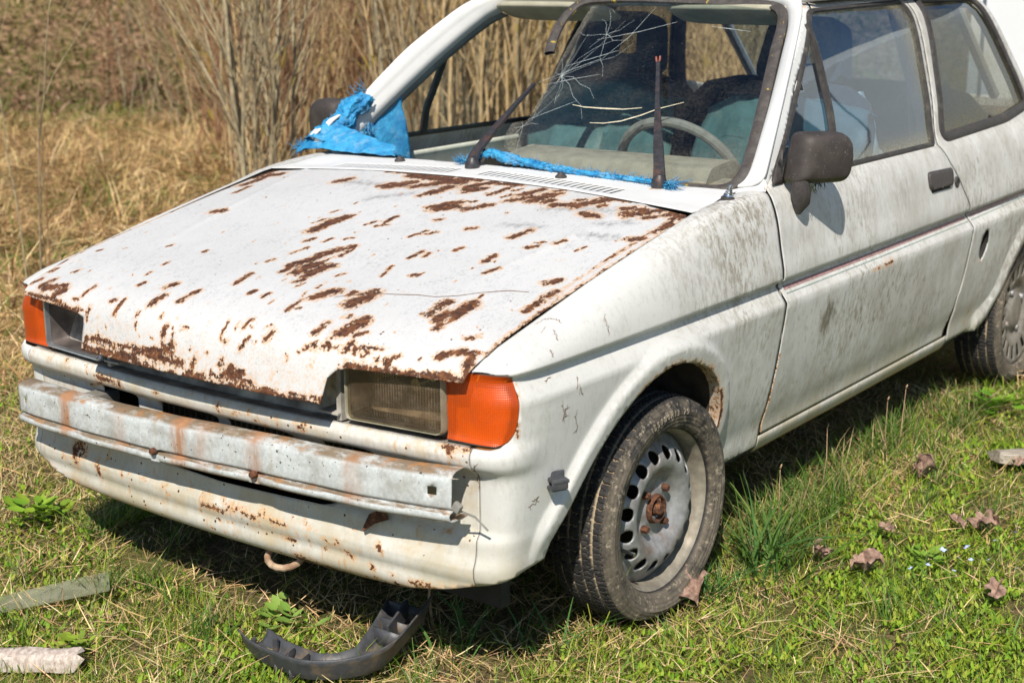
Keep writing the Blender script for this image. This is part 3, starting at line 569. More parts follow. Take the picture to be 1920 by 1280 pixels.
front_panel = patch('front_panel', nose_fn, nose_out, slots+[low_slot], .008, M_NOSE, car, nose_attr, edge_h=.006, rows=(.484, .494, .505, .52, .532, .275, .295, .31))
# return lip under the valance and above the rail (slam shelf)
mb = MB()
xs = np.linspace(-.655, .655, 61)
low = np.interp(xs, [p[0] for p in nb], [p[1] for p in nb])
A = nose_fn(xs, low); Bv = A.copy(); Bv[:, 1] += .05; Bv[:, 2] -= .004
C_ = Bv.copy(); C_[:, 1] += .12; C_[:, 2] += .05
rows = [A, Bv, C_]; V = np.concatenate(rows); n = len(xs)
F = [(k*n+i, k*n+i+1, (k+1)*n+i+1, (k+1)*n+i) for k in range(2) for i in range(n-1)]
mesh_obj('valance_lip', V, F, M_INNER, front_panel)
A = nose_fn(xs, .536*np.ones(n)); Bv = A.copy(); Bv[:, 1] = .145+.10*xs**2; Bv[:, 2] -= .004
C_ = Bv.copy(); C_[:, 2] += .085; C_[:, 1] += .03; D_ = C_.copy(); D_[:, 1] += .16; D_[:, 2] += .008
V = np.concatenate([A, Bv, C_, D_]); F = [(k*n+i, k*n+i+1, (k+1)*n+i+1, (k+1)*n+i) for k in range(3) for i in range(n-1)]
mesh_obj('slam_panel', V, F, M_SLAM, car, auto=30)
# radiator and dark space behind the slots
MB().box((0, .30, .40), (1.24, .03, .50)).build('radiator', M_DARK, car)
mb = MB()
for k in range(46): mb.box((-.42+.84*k/45, .27, .43), (.004, .02, .20))
mb.build('radiator_fins', M_INNER, car)
# ---- front wings
archL = [tuple(p) for p in ARCH_D[::2]]+[tuple(ARCH_D[-1])]
FLARE = [np.array(SY([tuple(p) for p in arch_offset(ARCH_D, r)])) for r in (.014, .030, .042, .051, .060)]
def wing_poly():
    P = [(S_SEAM+.0015, .258), (.70, .266), (.74, .275), (.78, .281), (.83, .283)]
    P += SY(archL[:-1]) + SY([(.912, .262)])
    P += [(float(S(1.213)), .258), (float(S(1.213)), .668), (float(S(1.213)), 1.18)]
    P += [(float(S(y)), 1.18) for y in (1.0, .7, .4, .27)] + [(.72, 1.18), (.690, 1.175), (.680, 1.10), (.676, .95), (.678, .80), (.690, .705), (.71, .690), (.735, .684), (.755, .668), (.764, .64), (.762, .60), (.752, .57), (.738, .552), (.72, .540), (.70, .536), (S_SEAM+.0015, .536)]
    return P
def wing_attr(s, t, V):
    y = V[:, 1]; z = V[:, 2]
    d = _polydist(ARCH_D, y, z)
    r = np.clip(.46-d/.012*.3, 0, .46)*(y > .55) + np.clip(.5-d/.014*.4, 0, .5)*(z < .48)*(y > .8)
    caps = [(.692,.700,.70,.69,.004),(.76,.56,.755,.60,.003),(.765,.63,.766,.66,.002)]
    r = np.maximum(r, capfield(s, t, caps)*.75)
    r = np.maximum(r, np.clip(.5-np.abs(y-1.213)/.012, 0, .42)*(z < .40))
    g = .55*np.exp(-((y-1.02)/.075)**2-((t-.82)/.09)**2) + .35*np.exp(-((y-1.08)/.12)**2-((z-.42)/.15)**2) + .3*np.exp(-((y-.85)/.08)**2-((t-.74)/.05)**2)
    return {'rust': r, 'grime_shade': g}
wings = []
for sd, mir in (('L', False), ('R', True)):
    w = patch('front_wing', skin, wing_poly(), [], .009, M_SIDE, car, wing_attr, edge_h=.007, mir=mir, lines=FLARE, rows=(.605, .6215, .628, .6545, .6645, .668, .6765, .686))
    wings.append(w)
    # turned-in lip of the arch and the wheel well
    L = dens([p for p in archL], .012, False); s_ = S(L[:, 0]); A = skin(s_, L[:, 1])
    B1 = A.copy(); B1[:, 0] -= .028; cy, cz = .72, .27
    C1 = B1.copy(); C1[:, 1] += (B1[:, 1]-cy)*.02
    n = len(A); V = np.concatenate([A, B1]); F = np.array([(i, i+1, n+i+1, n+i) for i in range(n-1)])
    if mir: V = V*[-1, 1, 1]; F = F[:, ::-1]
    mesh_obj('arch_lip', V, F, M_SIDE, w, attrs={'rust': np.full(len(V), .42), 'grime_shade': np.full(len(V), .3)})
    Wp = [(-.02, .0), (0, 1.0), (.34, 1.05), (.34, .2)]
    rows = []
    for ax, sc_ in ((0, 1.0), (.04, 1.06), (.30, 1.06)):
        q = A.copy(); q[:, 0] = A[:, 0]-.028-ax; q[:, 1] = cy+(A[:, 1]-cy)*sc_; q[:, 2] = cz+(A[:, 2]-cz)*sc_; rows.append(q)
    cen = np.tile([[.36, cy, cz]], (n, 1)); rows.append(cen)
    V = np.concatenate(rows); F = np.array([(k*n+i, (k+1)*n+i, (k+1)*n+i+1, k*n+i+1) for k in range(3) for i in range(n-1)])
    if mir: V = V*[-1, 1, 1]
    mesh_obj('wheel_well', V, F, M_WELL, car)
# cracks and chips in the paint of the left wing
V0, F0 = [], []
RC = np.random.RandomState(4)
def addcrack(pts, w=.0022, fn=skin, conv=True, jit=.0):
    if jit:
        q = dens(pts, .007, False); q[1:-1] += RC.normal(0, jit, q[1:-1].shape); pts = q
        for k_ in range(1, len(q)-1, 3):
            e_ = q[k_]+RC.normal(0, .006, 2); addcrack([tuple(q[k_]), tuple((q[k_]+e_)/2+RC.normal(0, .002, 2)), tuple(e_)], [.0012, .0006], fn)
    V, F = strip('c', fn, pts, w, .0007, None, None, step=.006)
    o = sum(len(v) for v in V0); V0.append(V); F0.append(F+o)
crack_px = CRACKS
for pts in crack_px: addcrack(pts, [.0006, .0020, .0009, .0022, .0006], jit=.0022)
mesh_obj('paint_crack', np.concatenate(V0), np.concatenate(F0), M_CRACK, wings[0])
# ---- bumper
def bump_pt(x): return np.array([x, .055+.023*x*x+.149*x**4, .4714+.0302*x])
bprof = [(.044, .008), (.034, .012), (.012, .010), (.002, .004), (-.002, -.006), (-.002, -.020), (-.002, -.036), (-.003, -.056), (-.001, -.061), (.004, -.064), (.002, -.067), (-.006, -.069), (-.009, -.075), (-.007, -.083), (.0, -.088), (.030, -.090), (.048, -.088)]
xs = np.linspace(-.655, .655, 132); rows = []
for x in xs:
    p = bump_pt(x); dn = 0
    for bx in (-.135, .02, .17): dn = max(dn, math.exp(-((x-bx)/.018)**2)) if bx != .02 else dn
    rows.append([(x, p[1]+a+(.010*dn if -.088 < b < -.062 else 0)+.0012*math.sin(x*31+b*40), p[2]+b+.0015*math.sin(x*9)) for a, b in bprof])
V = np.array(rows).reshape(-1, 3); k = len(bprof)
F = [(i*k+j, (i+1)*k+j, (i+1)*k+j+1, i*k+j+1) for i in range(len(xs)-1) for j in range(k-1)]
# square holes near both ends
F = [f for f in F if not ((126 <= f[0]//k <= 127 or 3 <= f[0]//k <= 3) and f[0] % k == 5)]
F = [f[::-1] for f in F]
me_b = MT('galvanised_steel'); xyz = me_b.sep()
n1 = me_b.noise(26, 8, .68); n2 = me_b.noise(1.0, 6, .7, me_b.vec((30, 30, 5))); n3 = me_b.noise(120, 5, .7)
cc = me_b.mix(me_b.st(n3, .3, .75), (.46, .49, .50), (.62, .65, .65))
nzg = me_b.sep(me_b.geo.outputs['Normal'])[2]
topm = me_b.st(me_b.ma('ABSOLUTE', nzg), .35, .75)
cc = me_b.mix(me_b.ma('MULTIPLY', me_b.st(n1, .42, .66), .45), cc, (.24, .22, .18))
cc = me_b.mix(me_b.ma('MULTIPLY', topm, me_b.st(me_b.noise(9, 8, .75, me_b.vec((1, 2.4, 1))), .38, .56)), cc, (.20, .15, .10))
cc = me_b.mix(me_b.ma('MULTIPLY', topm, me_b.ma('MULTIPLY', me_b.st(me_b.noise(13, 5, .7), .50, .66), .9)), cc, (.42, .19, .06))
ws_ = None
for bx, bw, am in ((-.445, .030, 1.0), (-.055, .028, 1.0), (.165, .028, .85), (.43, .024, .5), (-.25, .02, .35), (.02, .03, .4)):
    g = me_b.ma('MULTIPLY', me_b.st(me_b.ma('ABSOLUTE', me_b.ma('SUBTRACT', me_b.ma('ADD', xyz[0], me_b.ma('MULTIPLY', me_b.ma('SUBTRACT', n1, .5), .04)), bx)), bw*.3, bw*1.4, 1, 0), am)
    ws_ = g if ws_ is None else me_b.ma('MAXIMUM', ws_, g)
cc = me_b.mix(me_b.ma('MULTIPLY', ws_, me_b.st(n2, .30, .60)), cc, (.40, .19, .09))
cc = me_b.mix(me_b.ma('MULTIPLY', me_b.st(n2, .52, .72), .4), cc, (.42, .36, .24))
cc = me_b.mix(me_b.st(me_b.noise(95, 3, .5), .685, .70), cc, (.05, .04, .03))
me_b.set(color=cc, rough=.55, metal=.08, normal=me_b.bump(n1, .001, .5))
bumper = mesh_obj('bumper', V, F, me_b.m, car, auto=50); solid(bumper, .0022, -1)
for bx in (-.135, .17):
    mb = MB(); p = bump_pt(bx); mb.lathe([(-.008, .0001), (-.008, .006), (-.004, .008), (.004, .009)], 12, Matrix.Translation((p[0], p[1]-.004, p[2]-.066)) @ Matrix.Rotation(math.pi/2, 4, 'Z'))
    mb.build('bumper_bolt', M_RUSTM, bumper)
for sg in (-1, 1): MB().box((sg*.42, .13, .44), (.05, .10, .05), None, .006).build('bumper_bracket', M_INNER, bumper)
p = bump_pt(.655); MB().box((p[0]+.008, p[1]+.005, p[2]-.058), (.018, .012, .018), Matrix.Rotation(.5, 3, 'Y'), .003).ribbon([(p[0]+.01, p[1]+.01, p[2]-.066), (p[0]+.03, p[1]+.03, p[2]-.08), (p[0]+.045, p[1]+.05, p[2]-.11)], (0, 0, 1), .004, .002).build('bumper_end_tab', M_INNER, bumper)
# towing eye under the valance
mb = MB(); P = []
for i in range(17):
    a = math.radians(50 + i*360/16); P.append((.150+.046*math.cos(a), .150+.030*math.sin(a), .198+.017*math.sin(a)))
P = [(.21, .32, .245), (.190, .23, .235)] + P
mb.tube(P, .0072, 10); mb.build('towing_eye', simple('rusty_painted_steel', (.50, .38, .26), .8, 0, 60, .3, .001, dirt=(.16, .06, .025), dirtamt=1.2), car)
# rusty bent bracket on the valance
q = nose_fn(.42, .352); MB().ribbon([q+(.035, -.004, .012), q+(.01, -.02, 0), q+(-.012, -.022, -.028)], (0, .3, 1), [.026, .022, .006], .003).build('bent_bracket', M_RUSTM, front_panel)
# plastic clip on the wing corner
q = skin(.868, .447); n_ = Vector((.8, -.6, 0)).normalized()
mb = MB(); R = Matrix.Rotation(math.radians(-28), 3, 'Z')
mb.box(tuple(q+np.array(n_)*.003), (.006, .042, .036), R, .002).box(tuple(q+np.array(n_)*.020+(0, .002, .006)), (.036, .034, .007), R, .002).box(tuple(q+np.array(n_)*.018+(0, -.002, -.010)), (.030, .030, .006), R, .002).box(tuple(q+np.array(n_)*.034+(0, .002, -.001)), (.006, .034, .018), R, .002)
mb.build('bumper_clip', M_TRIM, wings[0])
# ---- indicators
def lensmat(name, tint, body, tr=.5, rough=.15, pat=1150., dist=.0008, dirtc=(.2, .12, .06), dm=.3):
    M = MT(name); xyz = M.sep(); M.t.nodes.remove(M.b)
    a = M.ma('SINE', M.ma('MULTIPLY', xyz[2], pat)); b = M.ma('SINE', M.ma('MULTIPLY', M.ma('ADD', xyz[0], xyz[1]), pat*.8)); gr = M.ma('MULTIPLY', M.ma('ADD', a, b), .5)
    bp_ = M.bump(gr, dist, .7)
    t = M.n('ShaderNodeBsdfTransparent'); t.inputs[0].default_value = (*tint, 1)
    d = M.n('ShaderNodeBsdfDiffuse'); M.put(d.inputs[0], M.mix(M.ma('MULTIPLY', M.st(M.noise(45, 6, .7), .48, .72), dm), body, dirtc)); M.l(bp_, d.inputs['Normal'])
    g = M.n('ShaderNodeBsdfGlossy'); g.inputs['Roughness'].default_value = rough; M.l(bp_, g.inputs['Normal'])
    lw = M.n('ShaderNodeLayerWeight'); lw.inputs[0].default_value = .5; f = M.ma('ADD', .05, M.ma('MULTIPLY', M.ma('POWER', lw.outputs['Facing'], 5.), .9))
    m1 = M.n('ShaderNodeMixShader'); M.put(m1.inputs[0], M.ma('SUBTRACT', 1-tr, M.ma('MULTIPLY', gr, .12))); M.l(t.outputs[0], m1.inputs[1]); M.l(d.outputs[0], m1.inputs[2])
    m2 = M.n('ShaderNodeMixShader'); M.l(f, m2.inputs[0]); M.l(m1.outputs[0], m2.inputs[1]); M.l(g.outputs[0], m2.inputs[2]); M.l(m2.outputs[0], M.out.inputs[0]); return M.m
M_IND = lensmat('amber_lens', (1., .38, .035), (.88, .115, .007), .56, .32, 1500., .0003)
M_REF2 = simple('white_lamp_shell', (.75, .72, .66), .3, .4, 20, .2)
ind_poly = roundp([(.602, .541), (.600, .676), (.700, .6775), (.757, .676), (.761, .61), (.752, .566), (.722, .541)], [.004, .006, .02, .022, .02, .03, .03])
for mir in (False, True):
    V, F = None, None
    o = patch('indicator_lens', off(skin, .003), ind_poly, [], .008, M_IND, car, mir=mir, th=0)
    patch('indicator_shell', off(skin, -.026), ind_poly, [], .012, M_REF2, o, mir=mir, th=.002)
    V, F = swept(skin, ind_poly[::-1] if False else ind_poly, [(.0015, -.006), (.0015, .001), (-.0005, .0028), (-.002, .001), (-.002, -.006)], mir=mir)
    mesh_obj('lens_seal', V, F, M_RUB if not mir else M_RUB, o)
# ---- headlamps
def lamp_box(sg):
    # mouth rectangle of the lamp in (x,z), y follows the nose
    P = roundp([(.372, .549), (.596, .549), (.596, .688), (.372, .688)], .014)
    return np.array([(sg*a, b) for a, b in P])
def lampy(x): return .106+.10*x*x
M_LG = MT('old_lamp_glass'); M = M_LG; X_ = M.sep()[0]; fl = M.ma('SINE', M.ma('MULTIPLY', X_, 1050)); M.t.nodes.remove(M.b)
zone = M.st(M.noise(9, 2, .5, M.vec((1, 1, .35))), .40, .56); ups = M.st(M.sep()[2], .585, .64)
tt_ = M.n('ShaderNodeBsdfTransparent'); tt_.inputs[0].default_value = (.80, .70, .56, 1)
dd_ = M.n('ShaderNodeBsdfDiffuse'); M.put(dd_.inputs[0], M.mix(M.st(M.noise(30, 7, .7), .42, .66), (.15, .105, .065), (.27, .21, .15)))
gg_ = M.n('ShaderNodeBsdfGlossy'); gg_.inputs['Roughness'].default_value = .07; M.l(M.bump(fl, .0010, .8), gg_.inputs['Normal'])
m1_ = M.n('ShaderNodeMixShader'); M.put(m1_.inputs[0], M.ma('ADD', M.ma('ADD', .20, M.ma('MULTIPLY', M.ma('MULTIPLY', M.st(fl, .2, .9), zone), M.ma('ADD', .18, M.ma('MULTIPLY', ups, .38)))), M.ma('MULTIPLY', M.st(M.noise(12, 6, .7), .45, .65), .22))); M.l(tt_.outputs[0], m1_.inputs[1]); M.l(dd_.outputs[0], m1_.inputs[2])
m2_ = M.n('ShaderNodeMixShader'); lw_ = M.n('ShaderNodeLayerWeight'); lw_.inputs[0].default_value = .5; M.put(m2_.inputs[0], M.ma('ADD', .07, M.ma('MULTIPLY', M.ma('POWER', lw_.outputs['Facing'], 4.), .8)))
M.l(m1_.outputs[0], m2_.inputs[1]); M.l(gg_.outputs[0], m2_.inputs[2]); M.l(m2_.outputs[0], M.out.inputs[0]); M_LG = M.m
M_REFL = simple('tarnished_reflector', (.40, .35, .30), .18, 1, 9, .4, dirt=(.07, .05, .035), dirtamt=.75)
M_BEZ = simple('lamp_bezel', (.24, .225, .16), .5, 0, 30, .2)
M_CHR2 = simple('bright_bezel_silver', (.62, .65, .70), .3, .85, 30, .15, dirt=(.25, .24, .24), dirtamt=.4)
for sg in (1, -1):
    P = lamp_box(sg); c = P.mean(0)
    lp = empty('headlamp', (0, 0, 0), car); 
    if sg < 0: lp['label'] = 'headlamp with its glass missing, bare silver housing'
    ring = lambda sc_, dy: np.array([((a-c[0])*sc_+c[0], lampy((a-c[0])*sc_+c[0])+dy, (b-c[1])*sc_+c[1]) for a, b in P])
    def loft(rs, close=True):
        n = len(rs[0]); V = np.concatenate(rs); F = [(k*n+i, k*n+(i+1) % n, (k+1)*n+(i+1) % n, (k+1)*n+i) for k in range(len(rs)-1) for i in range(n)]
        if close: F.append(tuple((len(rs)-1)*n+i for i in range(n)))
        return V, F
    V, F = loft([ring(1.02, .03), ring(1.02, .0), ring(1.0, -.006), ring(.99 if sg > 0 else .955, -.005), ring(.975 if sg > 0 else .94, .006)], False)
    mesh_obj('bezel', V, F, M_BEZ if sg > 0 else M_CHR2, lp, auto=40)
    V, F = loft([ring(.945, .004), ring(.93, .02), ring(.86, .050), ring(.72, .075), ring(.5, .092), ring(.3, .10), ring(.12, .103)])
    rf = mesh_obj('reflector', V, F, M_REFL if sg > 0 else simple('open_lamp_housing', (.20, .17, .16), .35, .5, 14, .45, dirt=(.05, .04, .04), dirtamt=.7), lp, auto=40)
    if sg > 0:
        V, F = loft([ring(.992, .002), ring(.95, -.004), ring(.70, -.006), ring(.35, -.008)])
        mesh_obj('lamp_glass', V, F, M_LG, lp, auto=60)
        MB().lathe([(0, .001), (0, .012), (.03, .014), (.034, .022)], 16, Matrix.Translation((.49, .19, .62)) @ Matrix.Rotation(math.pi/2, 4, 'Z')).build('bulb', M_CHROME, lp)
    else:
        MB().tube([(-.372, lampy(.37)-.004, .556), (-.372, lampy(.37)-.002, .562), (-.375, lampy(.37)+.02, .57)], .006, 8).build('adjuster', M_CHR2, lp)
# inner wall between lamp and grille opening
for sg in (1, -1): MB().box((sg*.350, .18, .605), (.012, .12, .13)).box((sg*.315, .165, .585), (.075, .004, .07)).box((sg*.33, .14, .555), (.05, .06, .004)).build('lamp_carrier', M_SLAM, car)
# ---- scuttle panel with louvres
def sc_edge(xs, d=0): # rear edge of bonnet in (x, y)
    return [(x, float(bonnet(x, np.interp(abs(x), [0, .3, .483, .56, .66], [1.066, 1.060, 1.045, 1.040, 1.032])+d)[1])) for x in xs]
fr = sc_edge(np.linspace(-.66, .66, 34), .006)
sc_out = [(a, b) for a, b in fr] + [(.664, .99), (.652, 1.08), (.645, 1.175), (.642, 1.215), (.60, 1.205), (.45, 1.165), (.2, 1.150), (0, 1.145), (-.2, 1.150), (-.45, 1.165), (-.60, 1.205), (-.642, 1.215), (-.645, 1.175), (-.652, 1.08), (-.664, .99)]
holes = []
for x0, x1 in ((.0, .41), (-.47, -.10)):
    k = 22 if x0 == 0 else 21
    for i in range(k):
        x = x0 + (x1-x0)*i/(k-1); yf = float(np.interp(abs(x), [0, .41], [1.020, .995])); yb = yf+.062
        holes.append(np.array([(x-.0045, yf), (x+.0045, yf), (x+.0045+.004, yb), (x-.0045+.004, yb)]))
def scut_attr(x, y, V):
    return {'rust': capfield(x, y, [(.465, 1.10, .475, 1.105, .006)])}
def scuttle_d(x, y):
    P = scuttle(x, y); ax = np.abs(P[..., 0])
    P[..., 2] += .006*sstep(.45, .64, ax)*sstep(1.0, 1.12, P[..., 1]) - .004*np.exp(-((ax-.56)/.05)**2)*np.exp(-((P[..., 1]-1.04)/.05)**2)
    return P
scut = patch('scuttle_panel', scuttle_d, sc_out, holes, .014, M_CLEAN, car, scut_attr, edge_h=.012)
MB().box((0, 1.05, .865), (1.2, .16, .006)).build('scuttle_drain', M_DARK, scut)
# black washer jets, antenna base
for x, y in ((-.336, 1.112), (.2095, 1.085)):
    mb = MB(); z = float(scuttle_d(x, y)[2]); mb.lathe([(0, .015), (.004, .0145), (.008, .010), (.013, .006), (.0135, .0001)], 14, Matrix.Translation((x, y, z)) @ Matrix.Rotation(-math.pi/2, 4, 'Y')); mb.build('washer_jet', M_PLAST, car)
q = skin(float(S(1.09)), 1.12)
T0 = Matrix.Translation(Vector(q)) @ Matrix.Rotation(.18, 4, 'Y') @ Matrix.Rotation(-math.pi/2, 4, 'Y')
ab = MB().lathe([(-.004, .0165), (.003, .0165), (.006, .012), (.010, .0105)], 18, T0).build('aerial_base', M_RUB, car)
MB().lathe([(.008, .0125), (.012, .011), (.013, .009), (.017, .009), (.018, .007), (.022, .0072), (.024, .005), (.030, .0046), (.034, .0035), (.035, .0001)], 18, T0).build('aerial_socket', M_CHROME, ab)

fp = np.array([(.632, 1.160, .8800), (.650, 1.180, .8808), (.680, 1.205, .8830), (.7015, 1.2165, .8840), (.7005, 1.224, .893), (.690, 1.228, .912), (.668, 1.222, .900), (.640, 1.222, .893), (.630, 1.205, .889)])
for sg in (1, -1): solid(mesh_obj('pillar_foot', fp*[sg, 1, 1], [tuple(range(9))] if sg > 0 else [tuple(range(8, -1, -1))], M_CLEAN, car, False, {'rust': np.zeros(9), 'grime_shade': np.zeros(9)}), .004, -1)

# ---- windscreen frame: pillars, header
apL = [(.60, .878), (.648, .892), (.655, .918), (.622, 1.018), (.588, 1.10), (.558, 1.165), (.518, 1.2455), (.492, 1.275), (.462, 1.294), (.42, 1.302), (.2, 1.310), (0, 1.312)]
ridge = [(.642, 1.214, .886), (.672, 1.216, .895), (.690, 1.226, .918), (.656, 1.349, 1.03), (.632, 1.43, 1.100), (.610, 1.501, 1.158), (.572, 1.61, 1.232), (.540, 1.69, 1.282), (.50, 1.755, 1.312), (.43, 1.785, 1.326), (.2, 1.800, 1.334), (0, 1.803, 1.336)]
A = np.array([screen(a, b) for a, b in apL]); Rg = np.array(ridge)
def resamp(P, n):
    P = np.asarray(P, float); c = np.concatenate([[0], np.cumsum(np.linalg.norm(np.diff(P, axis=0), axis=1))]); q = np.linspace(0, c[-1], n)
    return np.stack([pc(c, P[:, i], q) for i in range(P.shape[1])], 1)
tt = np.linspace(0, 1, len(apL))
def keyed(P, n):
    q = np.linspace(0, 1, n); return np.stack([pc(tt, P[:, i], q) for i in range(3)], 1)
NA = 90; A_ = keyed(A, NA); R_ = keyed(Rg, NA)
rows = [A_+np.array([0, .03, -.01])*1.0, A_+np.array([0, .012, -.004])]
rows = [A_*[.97, 1, 1]+[0, .045, -.02], A_]
K0 = np.interp(A_[:, 0], [.40, .50], [.0, .36])[:, None]
AA = A_*(1-K0)+R_*K0
def frame_rows(base):
    rows = [base*[.975, 1, 1]+[0, .050, -.030], base*[.985, 1, 1]+[0, .022, -.014]]
    for k in (.0, .12, .3, .55, .8): rows.append(base*(1-k)+R_*k+np.array([.0, .010, -.008])*max(0, 1-k/.3)+np.array([.0, -.003, .005])*max(0, math.sin(math.pi*k)))
    rows.append(R_+np.array([.0005, -.001, .002])); rows.append(R_+np.array([.0025, .008, .001])*np.clip((R_[:, :1]-.5)*20, 0, 1)+np.array([0, .002, .002]))
    return rows
n = NA; A_ = A_*np.array([.970, 1, 1]); V = np.concatenate(frame_rows(A_)); VR = np.concatenate(frame_rows(AA))*[-1.035, 1, 1]
F = np.array([(k*n+i, (k+1)*n+i, (k+1)*n+i+1, k*n+i+1) for k in range(8) for i in range(n-1)])[:, ::-1]
V2 = np.concatenate([V, VR]); F2 = np.concatenate([F, F[:, ::-1]+len(V)])
frame = mesh_obj('windscreen_frame', V2, F2, M_CLEAN, car, attrs={'rust': np.zeros(len(V2)), 'grime_shade': np.full(len(V2), .05)})
solid(frame, .0015, -1)
for sg in (1, -1):   # inner pillar trim, its shade painted in as a darker grey
    q = [(A_ if sg > 0 else AA)[:62]*[1.0 if sg > 0 else -1.035, 1, 1]+[sg*o[0], o[1], o[2]] for o in ((.004, .012, -.012), (-.002, .030, -.026), (-.010, .055, -.040), (-.002, .085, -.046))]
    n = 62; F = [(k*n+i, (k+1)*n+i, (k+1)*n+i+1, k*n+i+1) for k in range(3) for i in range(n-1)]
    solid(mesh_obj('pillar_trim', np.concatenate(q), F, simple('shade_grey_pillar_trim', (.20, .215, .22), .7, 0, 20, .15, dirt=(.10, .09, .08), dirtamt=.3), frame, auto=50), .003)
# pillar sides, on the skin between the ridge and the door frame
pil = [(1.217, .888), (1.230, .915), (1.353, 1.026), (1.434, 1.096), (1.505, 1.154), (1.614, 1.228), (1.694, 1.279), (1.755, 1.303), (1.80, 1.303), (1.66, 1.222), (1.505, 1.112), (1.321, .942), (1.233, .888)]
for mir in (False, True):
    patch('windscreen_pillar', (lambda a, b, m_=mir: off(skin, -.0012)(a, b)*np.array([1.035 if m_ else 1., 1, 1])), SY(pil), [], .012, M_CLEAN, car, lambda s, t, V: {'rust': capfield(V[:, 1], V[:, 2], [(1.235, .888, 1.22, .888, .004), (1.74, 1.295, 1.76, 1.296, .006)])*.9, 'grime_shade': np.full(len(s), .12)}, mir=mir)
# roof, tailgate, rear end
def roof_fn(u, v):   # u across -1..1, v along 0..1
    u, v = np.broadcast_arrays(np.asarray(u, float), np.asarray(v, float))
    half = np.interp(v, [0, .05, .5, .9, 1], [.50, .527, .54, .53, .52]); yf = 1.803 - .045*np.abs(u)**3
    y = yf + (2.975-yf)*v; ze = np.interp(v, [0, .04, .5, 1], [1.312, 1.305, 1.308, 1.290]); zc = np.interp(v, [0, .08, .3, .6, 1], [1.336, 1.346, 1.356, 1.352, 1.322])
    au = np.abs(u)
    return np.stack([u*half, y, ze + (zc-ze)*(1-au**2.6)], -1)
patch('roof', roof_fn, [(-1, 0), (1, 0), (1, 1), (-1, 1)], [], .05, M_ROOF, car)
for sg in (1, -1): MB().tube([(sg*.512, 1.74, 1.304), (sg*.534, 1.80, 1.307), (sg*.546, 2.2, 1.310), (sg*.546, 2.7, 1.307), (sg*.54, 2.97, 1.296)], .007, 8).build('rain_gutter', M_ROOF, car)
# ---- glass
def glassmat(name, tint, dirt, dirtcol, lo=.45, refl=.06):
    M = MT(name); tr = M.n('ShaderNodeBsdfTransparent'); gl = M.n('ShaderNodeBsdfGlossy'); df = M.n('ShaderNodeBsdfDiffuse')
    tr.inputs[0].default_value = (*tint, 1); gl.inputs['Roughness'].default_value = .02; gl.inputs[0].default_value = (.80, .90, 1, 1)  # glossy colour tinted blue, painting a bluer sky into the reflections
    M.put(df.inputs[0], dirtcol)
    fr = M.n('ShaderNodeLayerWeight'); fr.inputs[0].default_value = .5
    m1 = M.n('ShaderNodeMixShader'); m2 = M.n('ShaderNodeMixShader')
    M.l(M.ma('ADD', refl, M.ma('MULTIPLY', M.ma('POWER', fr.outputs['Facing'], 5.), .9)), m1.inputs[0]); M.l(tr.outputs[0], m1.inputs[1]); M.l(gl.outputs[0], m1.inputs[2])
    big = M.noise(3.5, 6, .65); fine = M.noise(160, 4, .7); g = M.attr('grime_shade')
    d = M.ma('ADD', M.ma('MULTIPLY', M.st(M.ma('ADD', M.ma('MULTIPLY', big, .6), M.ma('MULTIPLY', fine, .4)), lo, .68), dirt), M.ma('MULTIPLY', g, M.st(fine, .25, .65)))
    dots = M.ma('MULTIPLY', M.st(M.voro(75), .06, .09, 1, 0), M.st(M.noise(45, 2), .56, .6))
    d = M.ma('MINIMUM', M.ma('ADD', d, M.ma('MULTIPLY', dots, .6)), .97)
    M.l(d, m2.inputs[0]); M.l(m1.outputs[0], m2.inputs[1]); M.l(df.outputs[0], m2.inputs[2]); M.l(m2.outputs[0], M.out.inputs[0])
    M.t.nodes.remove(M.b)
    return M.m
M_WSG = glassmat('dusty_windscreen_glass', (.80, .86, .85), .10, (.27, .25, .20))
M_SWG = glassmat('grimy_sky_tinted_glass', (.56, .68, .82), .07, (.30, .27, .18), .50, .15)  # blue tint paints the sky's reflection into the grimy side glass
M_QG = glassmat('mossy_quarter_glass', (.42, .42, .36), .42, (.17, .15, .09), .36, .05)
wg = [(.600, .8986), (.612, .9232), (.595, .99), (.557, 1.0921), (.488, 1.2261), (.460, 1.262), (.4191, 1.284), (.1997, 1.294), (0, 1.296), (-.1216, 1.2816),
      (-.1164, 1.2493), (-.0965, 1.1673), (-.09, 1.147), (-.0739, 1.1016), (-.059, 1.0441), (-.0489, 1.0004), (-.0994, .989), (-.085, .96), (-.0625, .9379), (-.0116, .9228), (.075, .9126), (.227, .9043), (.42, .8975)]
def wg_attr(x, z, V):
    e = seg_d(x, z, (-.12, 1.28, -.06, 1.02)); f = seg_d(x, z, (-.06, 1.03, .10, 1.13)); h = seg_d(x, z, (-.09, .99, -.03, .93))
    g = .42*np.exp(-(e/.013)**2)+.12*np.exp(-(f/.03)**2)+.35*np.exp(-(h/.018)**2)
    g += .10*np.exp(-((z-.92)/.03)**2)+.12*np.exp(-((x-.57)/.06)**2-((z-.95)/.06)**2)
    return {'grime_shade': np.clip(g, 0, .9)}
ws_glass = patch('windscreen', screen, wg, [], .014, M_WSG, car, wg_attr, th=0)
V0, F0 = [], []
for pts in [[(.093,1.280),(.077,1.205),(.043,1.151)],[(.043,1.151),(-.02,1.125),(-.104,1.087)],[(.191,1.245),(.098,1.219),(-.018,1.196)],[(.075,1.172),(-.057,1.128)],[(-.08,1.082),(.0,1.10),(.071,1.113)],[(.30,1.236),(.42,1.225)],[(-.05,1.0),(.06,1.05)]]:
    addcrack(pts, [.0005, .0010, .0004], screen)
RC = np.random.RandomState(12)
